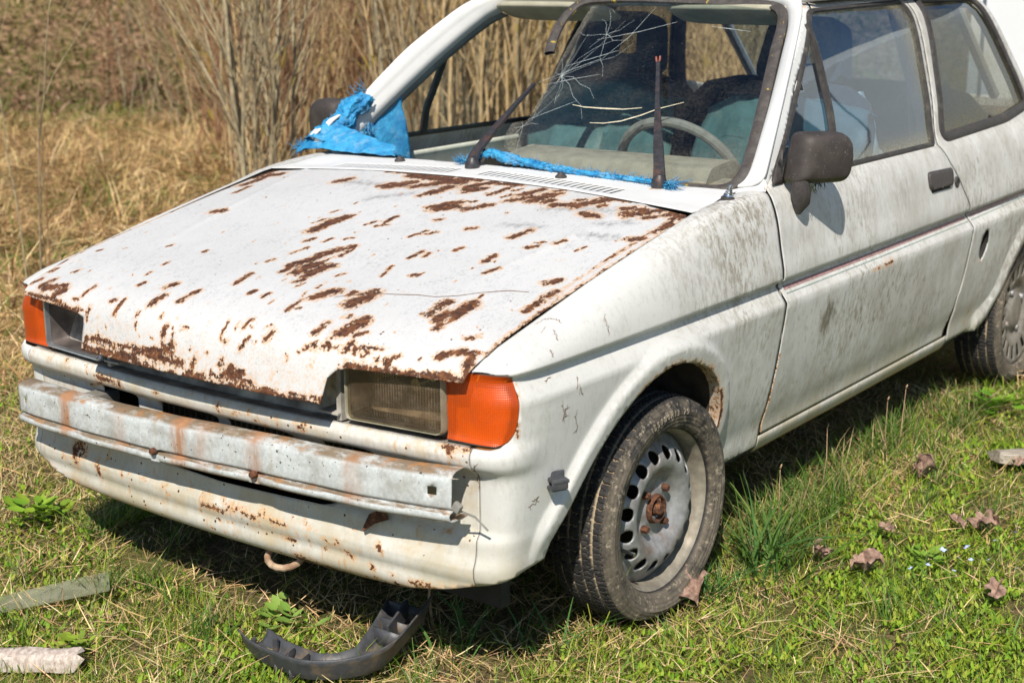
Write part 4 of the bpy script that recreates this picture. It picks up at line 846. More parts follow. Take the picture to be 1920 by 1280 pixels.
for c0, n0, Lr in (((-.045, 1.105), 17, .20), ((.0, 1.21), 7, .14), ((-.05, .985), 9, .10)):
    for k_ in range(n0):
        a_ = 2*math.pi*(k_+RC.uniform(-.3, .3))/n0; L_ = RC.uniform(.25, 1)*Lr; p_ = [c0]
        for q_ in range(4): a_ += RC.normal(0, .22); p_.append((p_[-1][0]+math.cos(a_)*L_/4, p_[-1][1]+math.sin(a_)*L_/4))
        p_ = [p for p in p_ if inpoly(wg, np.array([p[0]]), np.array([p[1]]))[0]]
        if len(p_) > 1: addcrack(p_, [.0006, .0003], screen)
M_CRG = simple('glass_fracture', (.42, .47, .47), .3, 0, 90, .3)
mesh_obj('glass_crack', np.concatenate(V0), np.concatenate(F0), M_CRG, ws_glass)
V0, F0 = [], []
for pts in [[(.061,1.0368),(.10,1.033),(.156,1.0324),(.22,1.033),(.2686,1.0385)],[(.15,.9992),(.19,1.0),(.2347,1.0068),(.28,1.022),(.3148,1.038),(.3725,1.0547)]]: addcrack(pts, [.0012, .0030, .0012], off(screen, .006))
mesh_obj('dry_grass_stalk', np.concatenate(V0), np.concatenate(F0), simple('dry_stalk', (.55, .50, .36), .8, 0, 90, .2), ws_glass)
seal = [(-.1434, 1.1591), (-.165, 1.19), (-.1798, 1.2201), (-.187, 1.25), (-.1823, 1.2765), (-.165, 1.292), (-.1345, 1.299), (0, 1.304), (.2, 1.300), (.40, 1.293), (.445, 1.286), (.476, 1.268), (.496, 1.238), (.5146, 1.195), (.578, 1.06), (.618, .965), (.632, .92), (.628, .900), (.612, .889), (.59, .8845), (.50, .882), (.35, .884), (.22, .888), (.10, .893), (.0, .893), (-.08, .885)]
cs = np.array(seal); c = np.concatenate([[0], np.cumsum(np.hypot(*np.diff(cs, axis=0).T))]); q = np.linspace(0, c[-1], 220)
sl2 = np.stack([pc(c, cs[:, 0], q), pc(c, cs[:, 1], q)], 1)
V, F = swept(screen, sl2, [(.014, -.006), (.014, .003), (.009, .006), (-.002, .006), (-.010, .004), (-.014, .001), (-.014, -.006)], closed=False, step=.02)
M_SEAL = MT('windscreen_rubber'); M = M_SEAL; c_ = M.mix(M.st(M.noise(40, 6, .65), .35, .7), (.045, .038, .036), (.085, .075, .068))
c_ = M.mix(M.ma('MULTIPLY', M.st(M.noise(55, 4, .6, M.vec((1, 1, .35))), .64, .68), .85), c_, (.42, .30, .03)); M.set(color=c_, rough=.65, normal=M.bump(M.noise(130, 4), .0006, .6)); M_SEAL = M_SEAL.m
mesh_obj('windscreen_seal', V, F, M_SEAL, car, auto=40)
V, F = swept(screen, np.array([(-.64, .895), (-.60, .886), (-.45, .884), (-.30, .886), (-.10, .887)]), [(.008, -.004), (.006, .004), (-.006, .004), (-.008, -.004)], closed=False, step=.02)
mesh_obj('seal_remnant', V, F, M_SEAL, car, auto=40)
# ---- doors
door_out = [(1.223, .288), (1.223, .668), (1.223, .888), (1.321, .938), (1.505, 1.108), (1.665, 1.220), (1.80, 1.298), (2.0, 1.303), (2.372, 1.303), (2.40, 1.285), (2.345, 1.09), (2.30, .96), (2.274, .885), (2.310, .83), (2.366, .77), (2.424, .693), (2.442, .637), (2.441, .50), (2.430, .40), (2.400, .288)]
win = roundp([(1.262, .897), (1.722, 1.277), (2.366, 1.284), (2.306, 1.08), (2.256, .889)], [.012, .05, .03, .3, .02], 6)
def door_attr(s, t, V):
    y, z = V[:, 1], V[:, 2]
    r = capfield(y, z, [(1.70, .6165, 1.77, .6185, .004), (1.79, .6195, 1.84, .622, .005)])*.80
    r = np.maximum(r, np.clip(.46-np.abs(y-1.223)/.008*.3, 0, .46)*(z < .5)*(z > .27))
    g = .75*np.exp(-((y-1.48)/.055)**2-((z-.555)/.07)**2)+.50*np.exp(-((y-1.93)/.13)**2-((z-.545)/.09)**2)+.38*np.exp(-((y-1.42)/.06)**2-((z-.50)/.06)**2)+.30*np.exp(-((y-2.2)/.15)**2-((z-.57)/.08)**2)
    g += .28*np.exp(-((z-.66)/.012)**2)  # dark line painting in the shade under the waist ledge
    g += .18*np.exp(-((y-1.9)/.35)**2-((z-.78)/.07)**2)
    return {'rust': r, 'grime_shade': g*1.15}
seal_prof = [(-.007, -.004), (-.007, .004), (-.003, .005), (.004, .004), (.007, .001), (.007, -.004)]
def vline(P, n=24):
    P = np.asarray(P, float); c = np.concatenate([[0], np.cumsum(np.hypot(*np.diff(P, axis=0).T))]); q = np.linspace(0, c[-1], n)
    return np.stack([pc(c, P[:, 0], q), pc(c, P[:, 1], q)], 1)
for mir in (False, True):
    d = patch('door', skin, SY(door_out), [SY(win)], .012, M_SIDE, car, door_attr, edge_h=.009, mir=mir, rows=(.605, .6215, .628, .6545, .6645, .668, .6765, .686))
    if mir: d['label'] = 'right-hand door seen through the empty windscreen opening'
    V, F = swept(skin, np.array(SY(win)), seal_prof, mir=mir); mesh_obj('window_seal', V, F, M_RUB, d, auto=40)
    g = patch('window_glass', off(skin, -.004), SY(win), [], .03, M_SWG if not mir else glassmat('clear_side_glass', (.92, .93, .91), .05, (.3, .27, .18)), d, lambda s, t, V: {'grime_shade': np.clip(.85*np.exp(-((t-.885)/.035)**2)+.5*np.exp(-((V[:, 1]-2.30)/.05)**2), 0, .8)*(0.2 if mir else 1)}, mir=mir, th=0)
    dv = vline([(1.640, .892), (1.632, .962), (1.646, 1.03), (1.656, 1.10), (1.664, 1.175), (1.672, 1.245)])
    V, F = swept(skin, np.array(SY([tuple(p) for p in dv])), [(-.011, -.006), (-.011, .006), (-.004, .008), (.004, .008), (.011, .006), (.011, -.006)], closed=False, mir=mir)
    mesh_obj('quarterlight_bar', V, F, M_RUB, d, auto=40)
    sail = [(1.250, .892), (1.262, .905), (1.345, .975), (1.30, .892)]
    patch('mirror_sail', off(skin, .0065), SY(sail), [], .02, M_PLAST, d, mir=mir, th=.004)
    # waist-line stripes
    V, F = strip('s', skin, SY([(1.24, .6535), (1.8, .6535), (2.424, .6560)]), .0085, .0011, None, None, mir, .02); mesh_obj('waist_stripe', V, F, M_STRIPE_R, d)
    V, F = strip('s', skin, SY([(1.24, .6415), (1.8, .6415), (2.43, .6440)]), .0020, .0011, None, None, mir, .02); mesh_obj('waist_stripe', V, F, M_STRIPE_G, d)
    # handle and lock
    hb = off(skin, .0015)
    hp = roundp([(2.130, .772), (2.130, .824), (2.305, .818), (2.300, .769)], [.02, .02, .02, .02])
    hd = patch('door_handle', off(skin, .008), SY(hp), [], .012, M_PLAST, d, mir=mir, th=.010)
    hp2 = roundp([(2.146, .764), (2.146, .776), (2.292, .773), (2.285, .762)], .006)
    patch('handle_recess', off(skin, .0009), SY(hp2), [], .012, M_DARK, hd, mir=mir, th=.0005)
    q = skin(float(S(2.338)), .772); T1 = Matrix.Translation((q[0]*(-1 if mir else 1), q[1], q[2])) @ (Matrix.Rotation(math.pi, 4, 'Z') if mir else Matrix.Identity(4))
    MB().lathe([(-.003, .017), (.004, .016), (.006, .012), (.004, .009), (.003, .0001)], 20, T1).build('door_lock', M_RUB, d)
    # inside trim card
    patch('door_card', off(skin, -.045), SY([(1.25, .33), (1.25, .872), (2.25, .872), (2.40, .72), (2.40, .33)]), [], .05, simple('pale_door_card', (.58, .60, .53), .8, 0, 9, .12, dirt=(.22, .21, .17), dirtamt=.35), d, mir=mir, th=.01)
    if not mir: patch('door_inner_rail', off(skin, -.030), SY([(1.25, .84), (1.25, .885), (2.26, .882), (2.28, .84)]), [], .05, simple('inner_rail_paint', (.55, .56, .53), .6), d, mir=mir, th=.03)
# ---- rear quarters
def quarter_poly():
    aR = [tuple(p) for p in ARCH_RD[::2]]+[tuple(ARCH_RD[-1])]
    P = [(2.448, .262), (2.60, .262)] + aR[1:-1] + [(3.33, .25), (3.42, .25)]
    P = SY(P) + [(float(S(3.42))+.10, .26), (float(S(3.42))+.16, .60), (float(S(3.42))+.16, .86)]
    P += SY([(3.33, .93), (3.18, .955), (3.125, 1.05), (3.035, 1.20), (2.975, 1.302), (2.50, 1.303), (2.407, 1.287), (2.352, 1.09), (2.307, .96), (2.281, .885), (2.317, .83), (2.373, .77), (2.431, .693), (2.449, .637), (2.448, .50), (2.437, .40)])
    return P
qwin = roundp([(2.330, .897), (2.476, 1.290), (2.925, 1.284), (3.110, .932), (2.885, .908)], [.04, .03, .05, .03, .05])
def qa(s, t, V):
    y, z = V[:, 1], V[:, 2]; g = .8*np.exp(-((z-(1.28-(y-2.95)*1.9))/.05)**2)*(z > .93)*(y > 2.9)
    g += .45*np.exp(-((y-2.75)/.10)**2-((z-.62)/.07)**2)
    r = capfield(y, z, [(2.562, .50, 2.562, .51, .006), (2.585, .30, 2.60, .34, .004)])*.8
    return {'rust': r, 'grime_shade': g}
fcap = [(2.566+.032*math.cos(a), .553+.047*math.sin(a)) for a in np.linspace(0, 2*math.pi, 28, endpoint=False)]
for mir in (False, True):
    q = patch('rear_quarter', skin, quarter_poly(), [SY(qwin)] + ([] if mir else [SY(fcap)]), .014, M_SIDE, car, qa, edge_h=.010, mir=mir, lines=[np.array(SY([tuple(p) for p in arch_offset(ARCH_RD, r)])) for r in (.015, .034, .050)], rows=(.605, .6215, .628, .6545, .6645, .668, .6765, .686))
    V, F = swept(skin, np.array(SY(qwin)), [(-.016, -.004), (-.016, .004), (-.006, .008), (.010, .006), (.016, .001), (.016, -.004)], mir=mir); mesh_obj('window_seal', V, F, M_RUB, q, auto=40)
    patch('window_glass', off(skin, -.004), SY(qwin), [], .03, M_QG, q, lambda s, t, V: {'grime_shade': np.clip(.7*np.exp(-((t-.90)/.06)**2), 0, .8)}, mir=mir, th=0)
    V, F = strip('s', skin, SY([(2.455, .6565), (2.9, .662), (3.38, .668)]), .0085, .0011, None, None, mir, .02); mesh_obj('waist_stripe', V, F, M_STRIPE_R, q)
    V, F = strip('s', skin, SY([(2.455, .6445), (2.9, .650), (3.38, .656)]), .0020, .0011, None, None, mir, .02); mesh_obj('waist_stripe', V, F, M_STRIPE_G, q)
    L = dens([tuple(p) for p in ARCH_R], .02, False); A0 = skin(S(L[:, 0]), L[:, 1]); rows = [A0]
    for ax, sc_ in ((.03, 1.0), (.05, 1.12), (.30, 1.12)):
        b = A0.copy(); b[:, 0] = A0[:, 0]-ax; b[:, 1] = 3.07+(A0[:, 1]-3.07)*sc_; b[:, 2] = .27+(A0[:, 2]-.27)*sc_; rows.append(b)
    rows.append(np.tile([[.40, 3.07, .27]], (len(A0), 1))); n = len(A0); V = np.concatenate(rows)
    F = np.array([(k*n+i, (k+1)*n+i, (k+1)*n+i+1, k*n+i+1) for k in range(4) for i in range(n-1)])
    if mir: V = V*[-1, 1, 1]
    mesh_obj('wheel_well', V, F, M_WELL, car)
    if not mir:
        P0 = skin(S(np.array([p[0] for p in fcap])), np.array([p[1] for p in fcap])); n = len(P0); rows = [P0, P0-[.010, 0, 0], P0-[.06, 0, 0]]
        c0 = P0.mean(0); rows[2] = c0-[.05, 0, 0]+(P0-c0)*.5; V = np.concatenate(rows)
        F = [(k*n+i, (k+1)*n+i, (k+1)*n+(i+1) % n, k*n+(i+1) % n) for k in range(2) for i in range(n)]+[tuple(2*n+i for i in range(n))]
        fl = mesh_obj('fuel_filler', V, F, M_DARK, q, auto=40)
        MB().lathe([(-.03, .016), (-.012, .016), (-.012, .0001)], 14, Matrix.Translation(Vector(c0)-Vector((.008, 0, .01)))).build('filler_neck', M_INNER, fl)
M_QT = simple('dark_brown_trim', (.055, .042, .032), .9, 0, 12, .4)
for mir in (False, True):
    patch('quarter_trim', off(skin, -.022), SY([(2.40, .45), (2.40, .88), (2.34, .89), (2.42, 1.29), (2.96, 1.29), (3.16, .95), (3.30, .88), (3.30, .60), (2.6, .60), (2.5, .45)]), [SY([(2.352, .905), (2.485, 1.275), (2.91, 1.27), (3.085, .94), (2.88, .918)])], .04, M_QT, car, mir=mir, th=.006)
# ---- sills
for mir in (False, True):
    so = [(1.217, .242), (1.217, .283), (2.405, .283), (2.436, .283), (2.444, .262), (2.444, .242)]
    so = [(1.217, .236), (1.217, .283), (2.443, .283), (2.443, .236)]
    patch('sill', skin, SY(so), [], .014, M_SIDE, car, lambda s, t, V: {'rust': np.clip(.36-(t-.236)/.02*.3, 0, .36), 'grime_shade': np.full(len(s), .18)}, mir=mir)
    s2 = [(.93, .262), (.93, .240), (1.21, .236), (1.21, .256)]
# ---- inner shell behind the gaps, floor, bulkhead
mb = MB()
for sg in (1, -1):
    mb.box((sg*.655, 1.83, .52), (.015, 1.15, .55)).box((sg*.645, 1.14, .55), (.02, .28, .60)).box((sg*.60, .24, .42), (.04, .02, .14))
mb.box((0, 1.90, .235), (1.32, 1.9, .02)).box((0, 1.27, .58), (1.28, .02, .56)).box((0, 3.2, .45), (1.2, .8, .02)).box((0, .70, .30), (.70, .9, .02))
for sg in (1, -1): mb.box((sg*.55, .62, .655), (.16, .86, .012))
mb.box((0, .62, .60), (.9, .6, .10))
mb.build('underbody', M_DARK, car)
o = mesh_obj('tailgate', np.array([(-.60, 3.63, .35), (.60, 3.63, .35), (.62, 3.66, .60), (-.62, 3.66, .60), (-.64, 3.62, .90), (.64, 3.62, .90)]), [(0, 1, 2, 3), (3, 2, 5, 4)], M_ROOF, car, attrs={'rust': np.zeros(6), 'grime_shade': np.zeros(6)})
mb2 = MB(); mb2.V = mb.V[:0]; V = []
rg = MB()
for a, b in (((-.45, 2.99, 1.28), (-.47, 3.40, .93)), ((.45, 2.99, 1.28), (.47, 3.40, .93))): rg.tube([a, b], .018, 8)
rg.box((0, 2.98, 1.29), (.92, .04, .03)); rg.build('tailgate_frame', M_ROOF, o)
mesh_obj('rear_window', np.array([(-.47, 3.40, .93), (.47, 3.40, .93), (.45, 3.0, 1.27), (-.45, 3.0, 1.27)]), [(0, 1, 2, 3)], M_SWG, o, attrs={'grime_shade': np.zeros(4), 'rust': np.zeros(4)})

# ---- inside of the car
M_DASH = simple('dusty_dashboard', (.34, .30, .24), .85, 0, 25, .15, .0005, dirt=(.16, .14, .11), dirtamt=.4)
M_SEAT = simple('dark_seat_fabric', (.035, .042, .055), .95, 0, 60, .3)
M_TEAL = simple('teal_cloth', (.065, .14, .145), .92, 0, 22, .2, .001, dirt=(.24, .30, .27), dirtamt=.3)
M_LINER = simple('yellowed_headlining', (.36, .34, .26), .95, 0, 15, .15)
M_WHEELR = simple('grey_steering_rim', (.22, .21, .19), .75, 0, 40, .2, .0006, dirt=(.34, .32, .28), dirtamt=.4)
mb = MB()
def prism(mb, prof, x0, x1):   # profile (y,z) extruded over x
    n = len(prof); V = [(x0, a, b) for a, b in prof] + [(x1, a, b) for a, b in prof]
    F = [(i, (i+1) % n, n+(i+1) % n, n+i) for i in range(n)] + [tuple(range(n-1, -1, -1)), tuple(range(n, 2*n))]
    mb.add(V, F)
prism(mb, roundp([(1.19, .868), (1.36, .885), (1.42, .865), (1.44, .80), (1.40, .60), (1.19, .60)], .02, 3), -.12, .63); prism(mb, roundp([(1.19, .80), (1.36, .79), (1.42, .77), (1.40, .60), (1.19, .60)], .02, 3), -.63, -.1205)
dash = mb.build('dashboard', M_DASH, car)
mb = MB(); prism(mb, roundp([(1.26, .875), (1.29, .915), (1.40, .925), (1.44, .905), (1.44, .86)], .015, 3), -.10, .515); mb.build('instrument_hood', M_DASH, dash, auto=50)
stw = empty('steering_wheel', (0, 0, 0), car)
c = Vector((.31, 1.50, .85)); nrm = Vector((0, .87, .5)).normalized(); e1 = Vector((1, 0, 0)); e2 = nrm.cross(e1)
mb = MB(); P = [c+e1*(.180*math.cos(a))+e2*(.180*math.sin(a)) for a in np.linspace(0, 2*math.pi, 49)]
mb.tube(P, .0135, 10, False).build('wheel_rim', M_WHEELR, stw)
mb = MB()
for a in (math.radians(200), math.radians(-20)): mb.ribbon([c, c+e1*(.17*math.cos(a))+e2*(.17*math.sin(a))], e2, .03, .012)
mb.box(tuple(c), (.16, .03, .09), Matrix.Rotation(-.52, 3, 'X'), .01).tube([c, c-nrm*.22], .022, 10)
mb.build('wheel_hub', M_PLAST, stw)
def pillow(mb, c, d, tilt=0., bev=.3):
    bm = bmesh.new(); bmesh.ops.create_cube(bm, size=1); bmesh.ops.subdivide_edges(bm, edges=bm.edges[:], cuts=5, use_grid_fill=True)
    for v in bm.verts:
        p = v.co*2; n = Vector([math.copysign(abs(q)**1.0, q) for q in p])
        L = (abs(p.x)**5+abs(p.y)**5+abs(p.z)**5)**.2; m_ = max(abs(p.x), abs(p.y), abs(p.z))
        v.co = p*(m_/max(L, 1e-6))*.5
    bmesh.ops.scale(bm, vec=d, verts=bm.verts); bmesh.ops.rotate(bm, matrix=Matrix.Rotation(tilt, 3, 'X'), verts=bm.verts); bmesh.ops.translate(bm, vec=c, verts=bm.verts)
    mb.bm(bm)
for x, y0 in ((.35, 1.98), (-.35, 2.12)):
    st_ = empty('front_seat', (0, 0, 0), car)
    mb = MB(); pillow(mb, (x, y0-.28, .46), (.48, .52, .16), .1); mb.build('seat_cushion', M_SEAT, st_, auto=None)
    mb = MB(); pillow(mb, (x, y0+.04, .76), (.48, .15, .62), -.28); mb.build('backrest', M_SEAT, st_, auto=None)
    mb = MB(); 
    hz = Vector((x, y0+.15, 1.14)); Rm = Matrix.Rotation(-.25, 3, 'X')
    bm = bmesh.new(); prof = roundp([(-.14, -.085), (.14, -.085), (.11, .10), (-.11, .10)], .04, 4); hole = roundp([(-.06, -.035), (.06, -.035), (.05, .045), (-.05, .045)], .015, 3)
    k = 0
    n1_ = len(prof); n2_ = len(hole); Vv = []
    hh = dens(hole, .01); pp = dens(prof, .02)
    # ring: outer loop resampled to the count of the inner
    def rs(P, n):
        P = np.vstack([P, P[:1]]); c_ = np.concatenate([[0], np.cumsum(np.hypot(*np.diff(P, axis=0).T))]); q = np.linspace(0, c_[-1], n+1)[:-1]
        return np.stack([np.interp(q, c_, P[:, 0]), np.interp(q, c_, P[:, 1])], 1)
    a_, b_ = rs(prof, 32), rs(hole, 32)
    bm.free()
    for dy in (-.04, .04):
        for L in (a_, b_): Vv += [tuple(hz + Rm @ Vector((p[0], dy, p[1]))) for p in L]
    Fv = []
    for i in range(32):
        j = (i+1) % 32
        Fv += [(i, j, 32+j, 32+i), (64+i, 96+i, 96+j, 64+j), (i, 64+i, 64+j, j), (32+i, 32+j, 96+j, 96+i)]
    mb.add(Vv, Fv); mb.tube([(x-.05, y0+.12, 1.0), (x-.05, y0+.14, 1.08)], .006).tube([(x+.05, y0+.12, 1.0), (x+.05, y0+.14, 1.08)], .006)
    mb.build('headrest', M_SEAT, st_, auto=40)
mb = MB(); pillow(mb, (0, 2.75, .50), (1.14, .48, .18)); pillow(mb, (0, 3.02, .74), (1.14, .14, .52), -.25); mb.build('rear_bench', M_SEAT, car, auto=None)
mb = MB(); mb.box((0, 3.32, .865), (1.20, .52, .02)).box((0, 2.9, .80), (.3, .02, .3)); mb.build('parcel_shelf', simple('brown_shelf', (.16, .11, .07), .9, 0, 8, .5), car)
hl = patch('headlining', off(roof_fn, -.03), [(-.96, .02), (.96, .02), (.96, .98), (-.96, .98)], [], .08, M_LINER, car, th=.004)
for x in (.30, -.30):
    mb = MB(); pillow(mb, (x, 1.80, 1.262), (.40, .14, .022), -.35); mb.build('sun_visor', M_LINER, car, auto=None)
for sg in (1, -1):   # seat-belt webbing from the centre pillars
    mb = MB(); mb.ribbon([(sg*.56, 2.36, 1.20), (sg*.60, 2.34, .9), (sg*.62, 2.3, .45)], (0, 1, 0), .045, .003)
    mb.box((sg*.585, 2.37, 1.05), (.02, .07, .45), Matrix.Rotation(sg*-.33, 3, 'Y'))
    mb.build('seat_belt', M_PLAST, car)
# ---- door mirrors
def mirror(sg, c, yaw, size, name='door_mirror', parent=None):
    """housing with the glass facing the tail; yaw folds it back"""
    W_, H_, D_ = size; root = empty('door_mirror', (0, 0, 0), parent)
    R = Matrix.Rotation(yaw, 3, 'Z'); c = Vector(c)
    loops = []
    base = roundp([(-.5, -.46), (.42, -.5), (.5, -.05), (.47, .30), (.34, .46), (-.36, .5)], [.10, .2, .25, .2, .22, .16], 5)
    base = dens(base, .06)
    for d, s_ in ((.5, .90), (.5, 1.0), (.30, 1.02), (.0, 1.0), (-.22, .95), (-.38, .86), (-.47, .70), (-.5, .45), (-.51, .15)):
        loops.append([c + R @ Vector((sg*p[0]*W_*s_, d*D_, p[1]*H_*s_)) for p in base])
    n = len(base); V = [v for L in loops for v in L]; F = [(k*n+i, k*n+(i+1) % n, (k+1)*n+(i+1) % n, (k+1)*n+i) for k in range(len(loops)-1) for i in range(n)]
    F.append(tuple((len(loops)-1)*n+i for i in range(n)))
    if sg > 0: F = [f[::-1] for f in F]
    mesh_obj('mirror_housing', V, F, M_MIR, root, auto=None)
    g = [c + R @ Vector((sg*p[0]*W_*.9, .46*D_, p[1]*H_*.9)) for p in base]
    mesh_obj('mirror_glass', g, [tuple(range(n))], M_CHROME, root, smooth=False)
    return root
M_MIR = MT('chalky_black_plastic'); s1 = M_MIR.ma('MULTIPLY', M_MIR.st(M_MIR.voro(210), .18, .30, 1, 0), M_MIR.st(M_MIR.noise(60, 3), .5, .62))
cm = M_MIR.mix(M_MIR.st(M_MIR.noise(20, 5), .35, .7), (.040, .033, .031), (.062, .052, .047)); cm = M_MIR.mix(M_MIR.ma('MULTIPLY', s1, .6), cm, (.24, .22, .21))
cm = M_MIR.mix(M_MIR.ma('MULTIPLY', M_MIR.st(M_MIR.sep()[2], .912, .890), M_MIR.st(M_MIR.noise(45, 5, .7), .35, .6)), cm, (.085, .10, .025))
M_MIR.set(color=cm, rough=.6, spec=.35, normal=M_MIR.bump(M_MIR.noise(350, 3), .0006, .6)); M_MIR = M_MIR.m
mL = mirror(1, (.772, 1.360, .952), math.radians(60), (.172, .125, .070), parent=car)
mb = MB(); P = [(.747, 1.300, .905), (.750, 1.305, .880), (.748, 1.312, .850), (.738, 1.316, .822)]
mb.tube(P, [.020, .024, .021, .007], 16); mb.build('mirror_foot', M_PLAST, mL)
mR = mirror(-1, (-.800, 1.335, .945), math.radians(-14), (.170, .150, .07), parent=car)
MB().tube([(-.735, 1.33, .92), (-.735, 1.335, .89), (-.735, 1.335, .86)], [.020, .022, .010], 12).build('mirror_foot', M_PLAST, mR)
# moss hanging under the left mirror
mb = MB(); rr = random.Random(5)
for i in range(26):
    a = Vector((.765+rr.uniform(-.012, .012), 1.33+rr.uniform(-.03, .05), .893)); mb.tube([a, a+Vector((rr.uniform(-.006, .01), rr.uniform(-.012, .02), -rr.uniform(.006, .024)))], [.0012, .0004], 4)
mb.build('moss_fringe', simple('dark_moss', (.035, .05, .015), .95, 0, 200, .5), mL)
# ---- wipers
M_WIP = simple('worn_black_arm', (.040, .038, .042), .45, .2, 80, .3, dirt=(.14, .055, .03), dirtamt=.35)
def wiper(base, pts, tip_rust, blade=False):
    w = empty('wiper', (0, 0, 0), car)
    b = Vector(base)
    mb = MB(); mb.lathe([(-.012, .019), (.002, .019), (.012, .016), (.020, .010), (.022, .0001)], 16, Matrix.Translation(b) @ Matrix.Rotation(-math.pi/2+.1, 4, 'Y'))
    P = [b+Vector((0, 0, .012))] + [Vector(p) for p in pts]
    mb.ribbon(P, (1, 0, 0) if abs(P[-1].x-P[0].x) < .3 else (0, 0, 1), [.030, .026, .024, .020, .011, .009, .009][:len(P)], .009)
    mb.build('wiper_arm', M_WIP, w, auto=40)
    e = P[-1]; d = (P[-1]-P[-2]).normalized()
    if tip_rust:
        mb = MB(); mb.tube([e, e+d*.014+Vector((.004, 0, 0)), e+d*.026+Vector((.005, 0, .004))], .0025, 6).tube([e+Vector((-.004, 0, 0)), e+d*.016+Vector((-.006, 0, 0)), e+d*.024+Vector((-.007, 0, .003))], .0025, 6)
        mb.build('arm_hook', simple('red_rusted_hook', (.28, .09, .06), .7, 0, 100, .4), w)
    return w
def lerp_pts(a, b, ts, lift=.0): return [tuple(Vector(a).lerp(Vector(b), t)+Vector((0, -.006, .010))*math.sin(math.pi*t)*lift) for t in ts]
w1 = wiper((-.072, 1.090, .903), lerp_pts((-.073, 1.092, .925), (-.099, 1.401, 1.085), (.06, .28, .36, .7, .93, 1), .3), False)
w1['label'] = 'wiper leaning over the gap left by the broken windscreen'
w2 = wiper((.470, 1.120, .897), lerp_pts((.470, 1.120, .920), (.250, 1.470, 1.150), (.05, .22, .30, .6, .95, 1), 1), True)
w2['label'] = 'bare wiper arm standing off the remaining glass'
# spare grommet hole by the left wiper
mb = MB(); T2 = Matrix.Translation((-.085, 1.132, .921)) @ Matrix.Rotation(math.radians(90), 4, 'Z') @ Matrix.Rotation(.5, 4, 'Y')
mb.lathe([(-.006, .022), (.0, .026), (.006, .024), (.008, .019), (-.004, .018)], 20, T2); mb.build('wiper_grommet', M_RUB, car)
# ---- wheels
def tyre_mesh(name, mat, parent, flat=.03, n_ang=540):
    prof = []   # (axial outward, radius)
    R0 = .256
    pts = [(-.056, .180), (-.070, .186), (-.078, .202), (-.080, .222), (-.075, .233), (-.066, .2475)]
    tread = [(a, R0-.010*(abs(a)/.066)**3) for a in np.linspace(-.064, .064, 44)]
    pro = pts + tread + [(-a, r) for a, r in pts[::-1]]
    pro = np.array(pro); nt_ = len(pro); A_ = np.linspace(0, 2*math.pi, n_ang, endpoint=False)
    ax = pro[:, 0][None].repeat(n_ang, 0); rd = pro[:, 1][None].repeat(n_ang, 0).copy(); an = A_[:, None].repeat(nt_, 1)
    tr = (np.abs(ax) < .066) & (rd > .244)
    g = np.zeros_like(ax)
    for c0 in (-.041, -.014, .014, .041): g = np.maximum(g, (np.abs(ax-c0) < .0030)*1.)
    ph = an*58/(2*math.pi) + .30*np.abs(((ax+.08)/.027) % 2-1) + .35*np.floor((ax+.1)/.027)
    fr = ph % 1.
    g = np.maximum(g, ((fr < .13) & (np.abs(ax) < .066))*.95)
    g = np.maximum(g, ((np.abs(fr-.55) < .05) & (np.abs(ax) > .016))*.35)
    g = g*tr
    sh = (np.abs(ax) >= .0655) & (rd > .230)
    g2 = sh*(((an*58/(2*math.pi)) % 1.) < .2)*.35
    rd = rd-.0070*g-.003*g2
    # raised bands of the sidewall
    sw = (ax > .07)
    x = ax; y = rd*np.cos(an); z = rd*np.sin(an)
    # soft tyre: flattened and bulging at the ground
    fz = np.clip((-z-.180)/.076, 0, 1); z = np.where(z < -.180, -.180-.052*(1-(1-fz)**1.4), z); x = x+np.sign(ax)*fz*.012*(np.abs(ax) > .05)
    V = np.stack([x, y, z], -1).reshape(-1, 3)
    i = np.arange(n_ang)[:, None]; j = np.arange(nt_-1)[None]
    F = np.stack([i*nt_+j, ((i+1) % n_ang)*nt_+j, ((i+1) % n_ang)*nt_+j+1, i*nt_+j+1], -1).reshape(-1, 4)[:, ::-1]
    return mesh_obj(name, V, np.ascontiguousarray(F), mat, parent, True, {'groove': np.maximum(g, g2).ravel(), 'swall': (1-np.clip((rd-.17)/.1, 0, 1)).ravel()}, auto=28)
M_TYRE = MT('muddy_tyre'); gv = M_TYRE.attr('groove'); nz_ = M_TYRE.noise(45, 7, .7)
ct = M_TYRE.mix(M_TYRE.st(nz_, .35, .7), (.018, .018, .019), (.045, .042, .040))
ct = M_TYRE.mix(M_TYRE.ma('MULTIPLY', M_TYRE.st(gv, .3, .9), M_TYRE.st(M_TYRE.noise(9, 5, .7), .35, .50)), ct, (.36, .29, .20))
xs_ = M_TYRE.sep(); rr_ = M_TYRE.ma('SQRT', M_TYRE.ma('ADD', M_TYRE.ma('MULTIPLY', xs_[1], xs_[1]), M_TYRE.ma('MULTIPLY', xs_[2], xs_[2])))
side = M_TYRE.ma('MULTIPLY', M_TYRE.st(xs_[0], .058, .066), M_TYRE.st(rr_, .256, .240))
mud = M_TYRE.ma('MULTIPLY', side, M_TYRE.st(M_TYRE.ma('ADD', M_TYRE.noise(26, 8, .75), M_TYRE.st(xs_[2], .24, -.05, 0, .12)), .40, .66))
ct = M_TYRE.mix(M_TYRE.ma('MULTIPLY', mud, .72), ct, (.165, .138, .105))
ct = M_TYRE.mix(M_TYRE.ma('MULTIPLY', side, M_TYRE.st(M_TYRE.noise(70, 6, .75), .52, .68)), ct, (.33, .28, .21))
rings = M_TYRE.ma('SINE', M_TYRE.ma('MULTIPLY', rr_, 700))
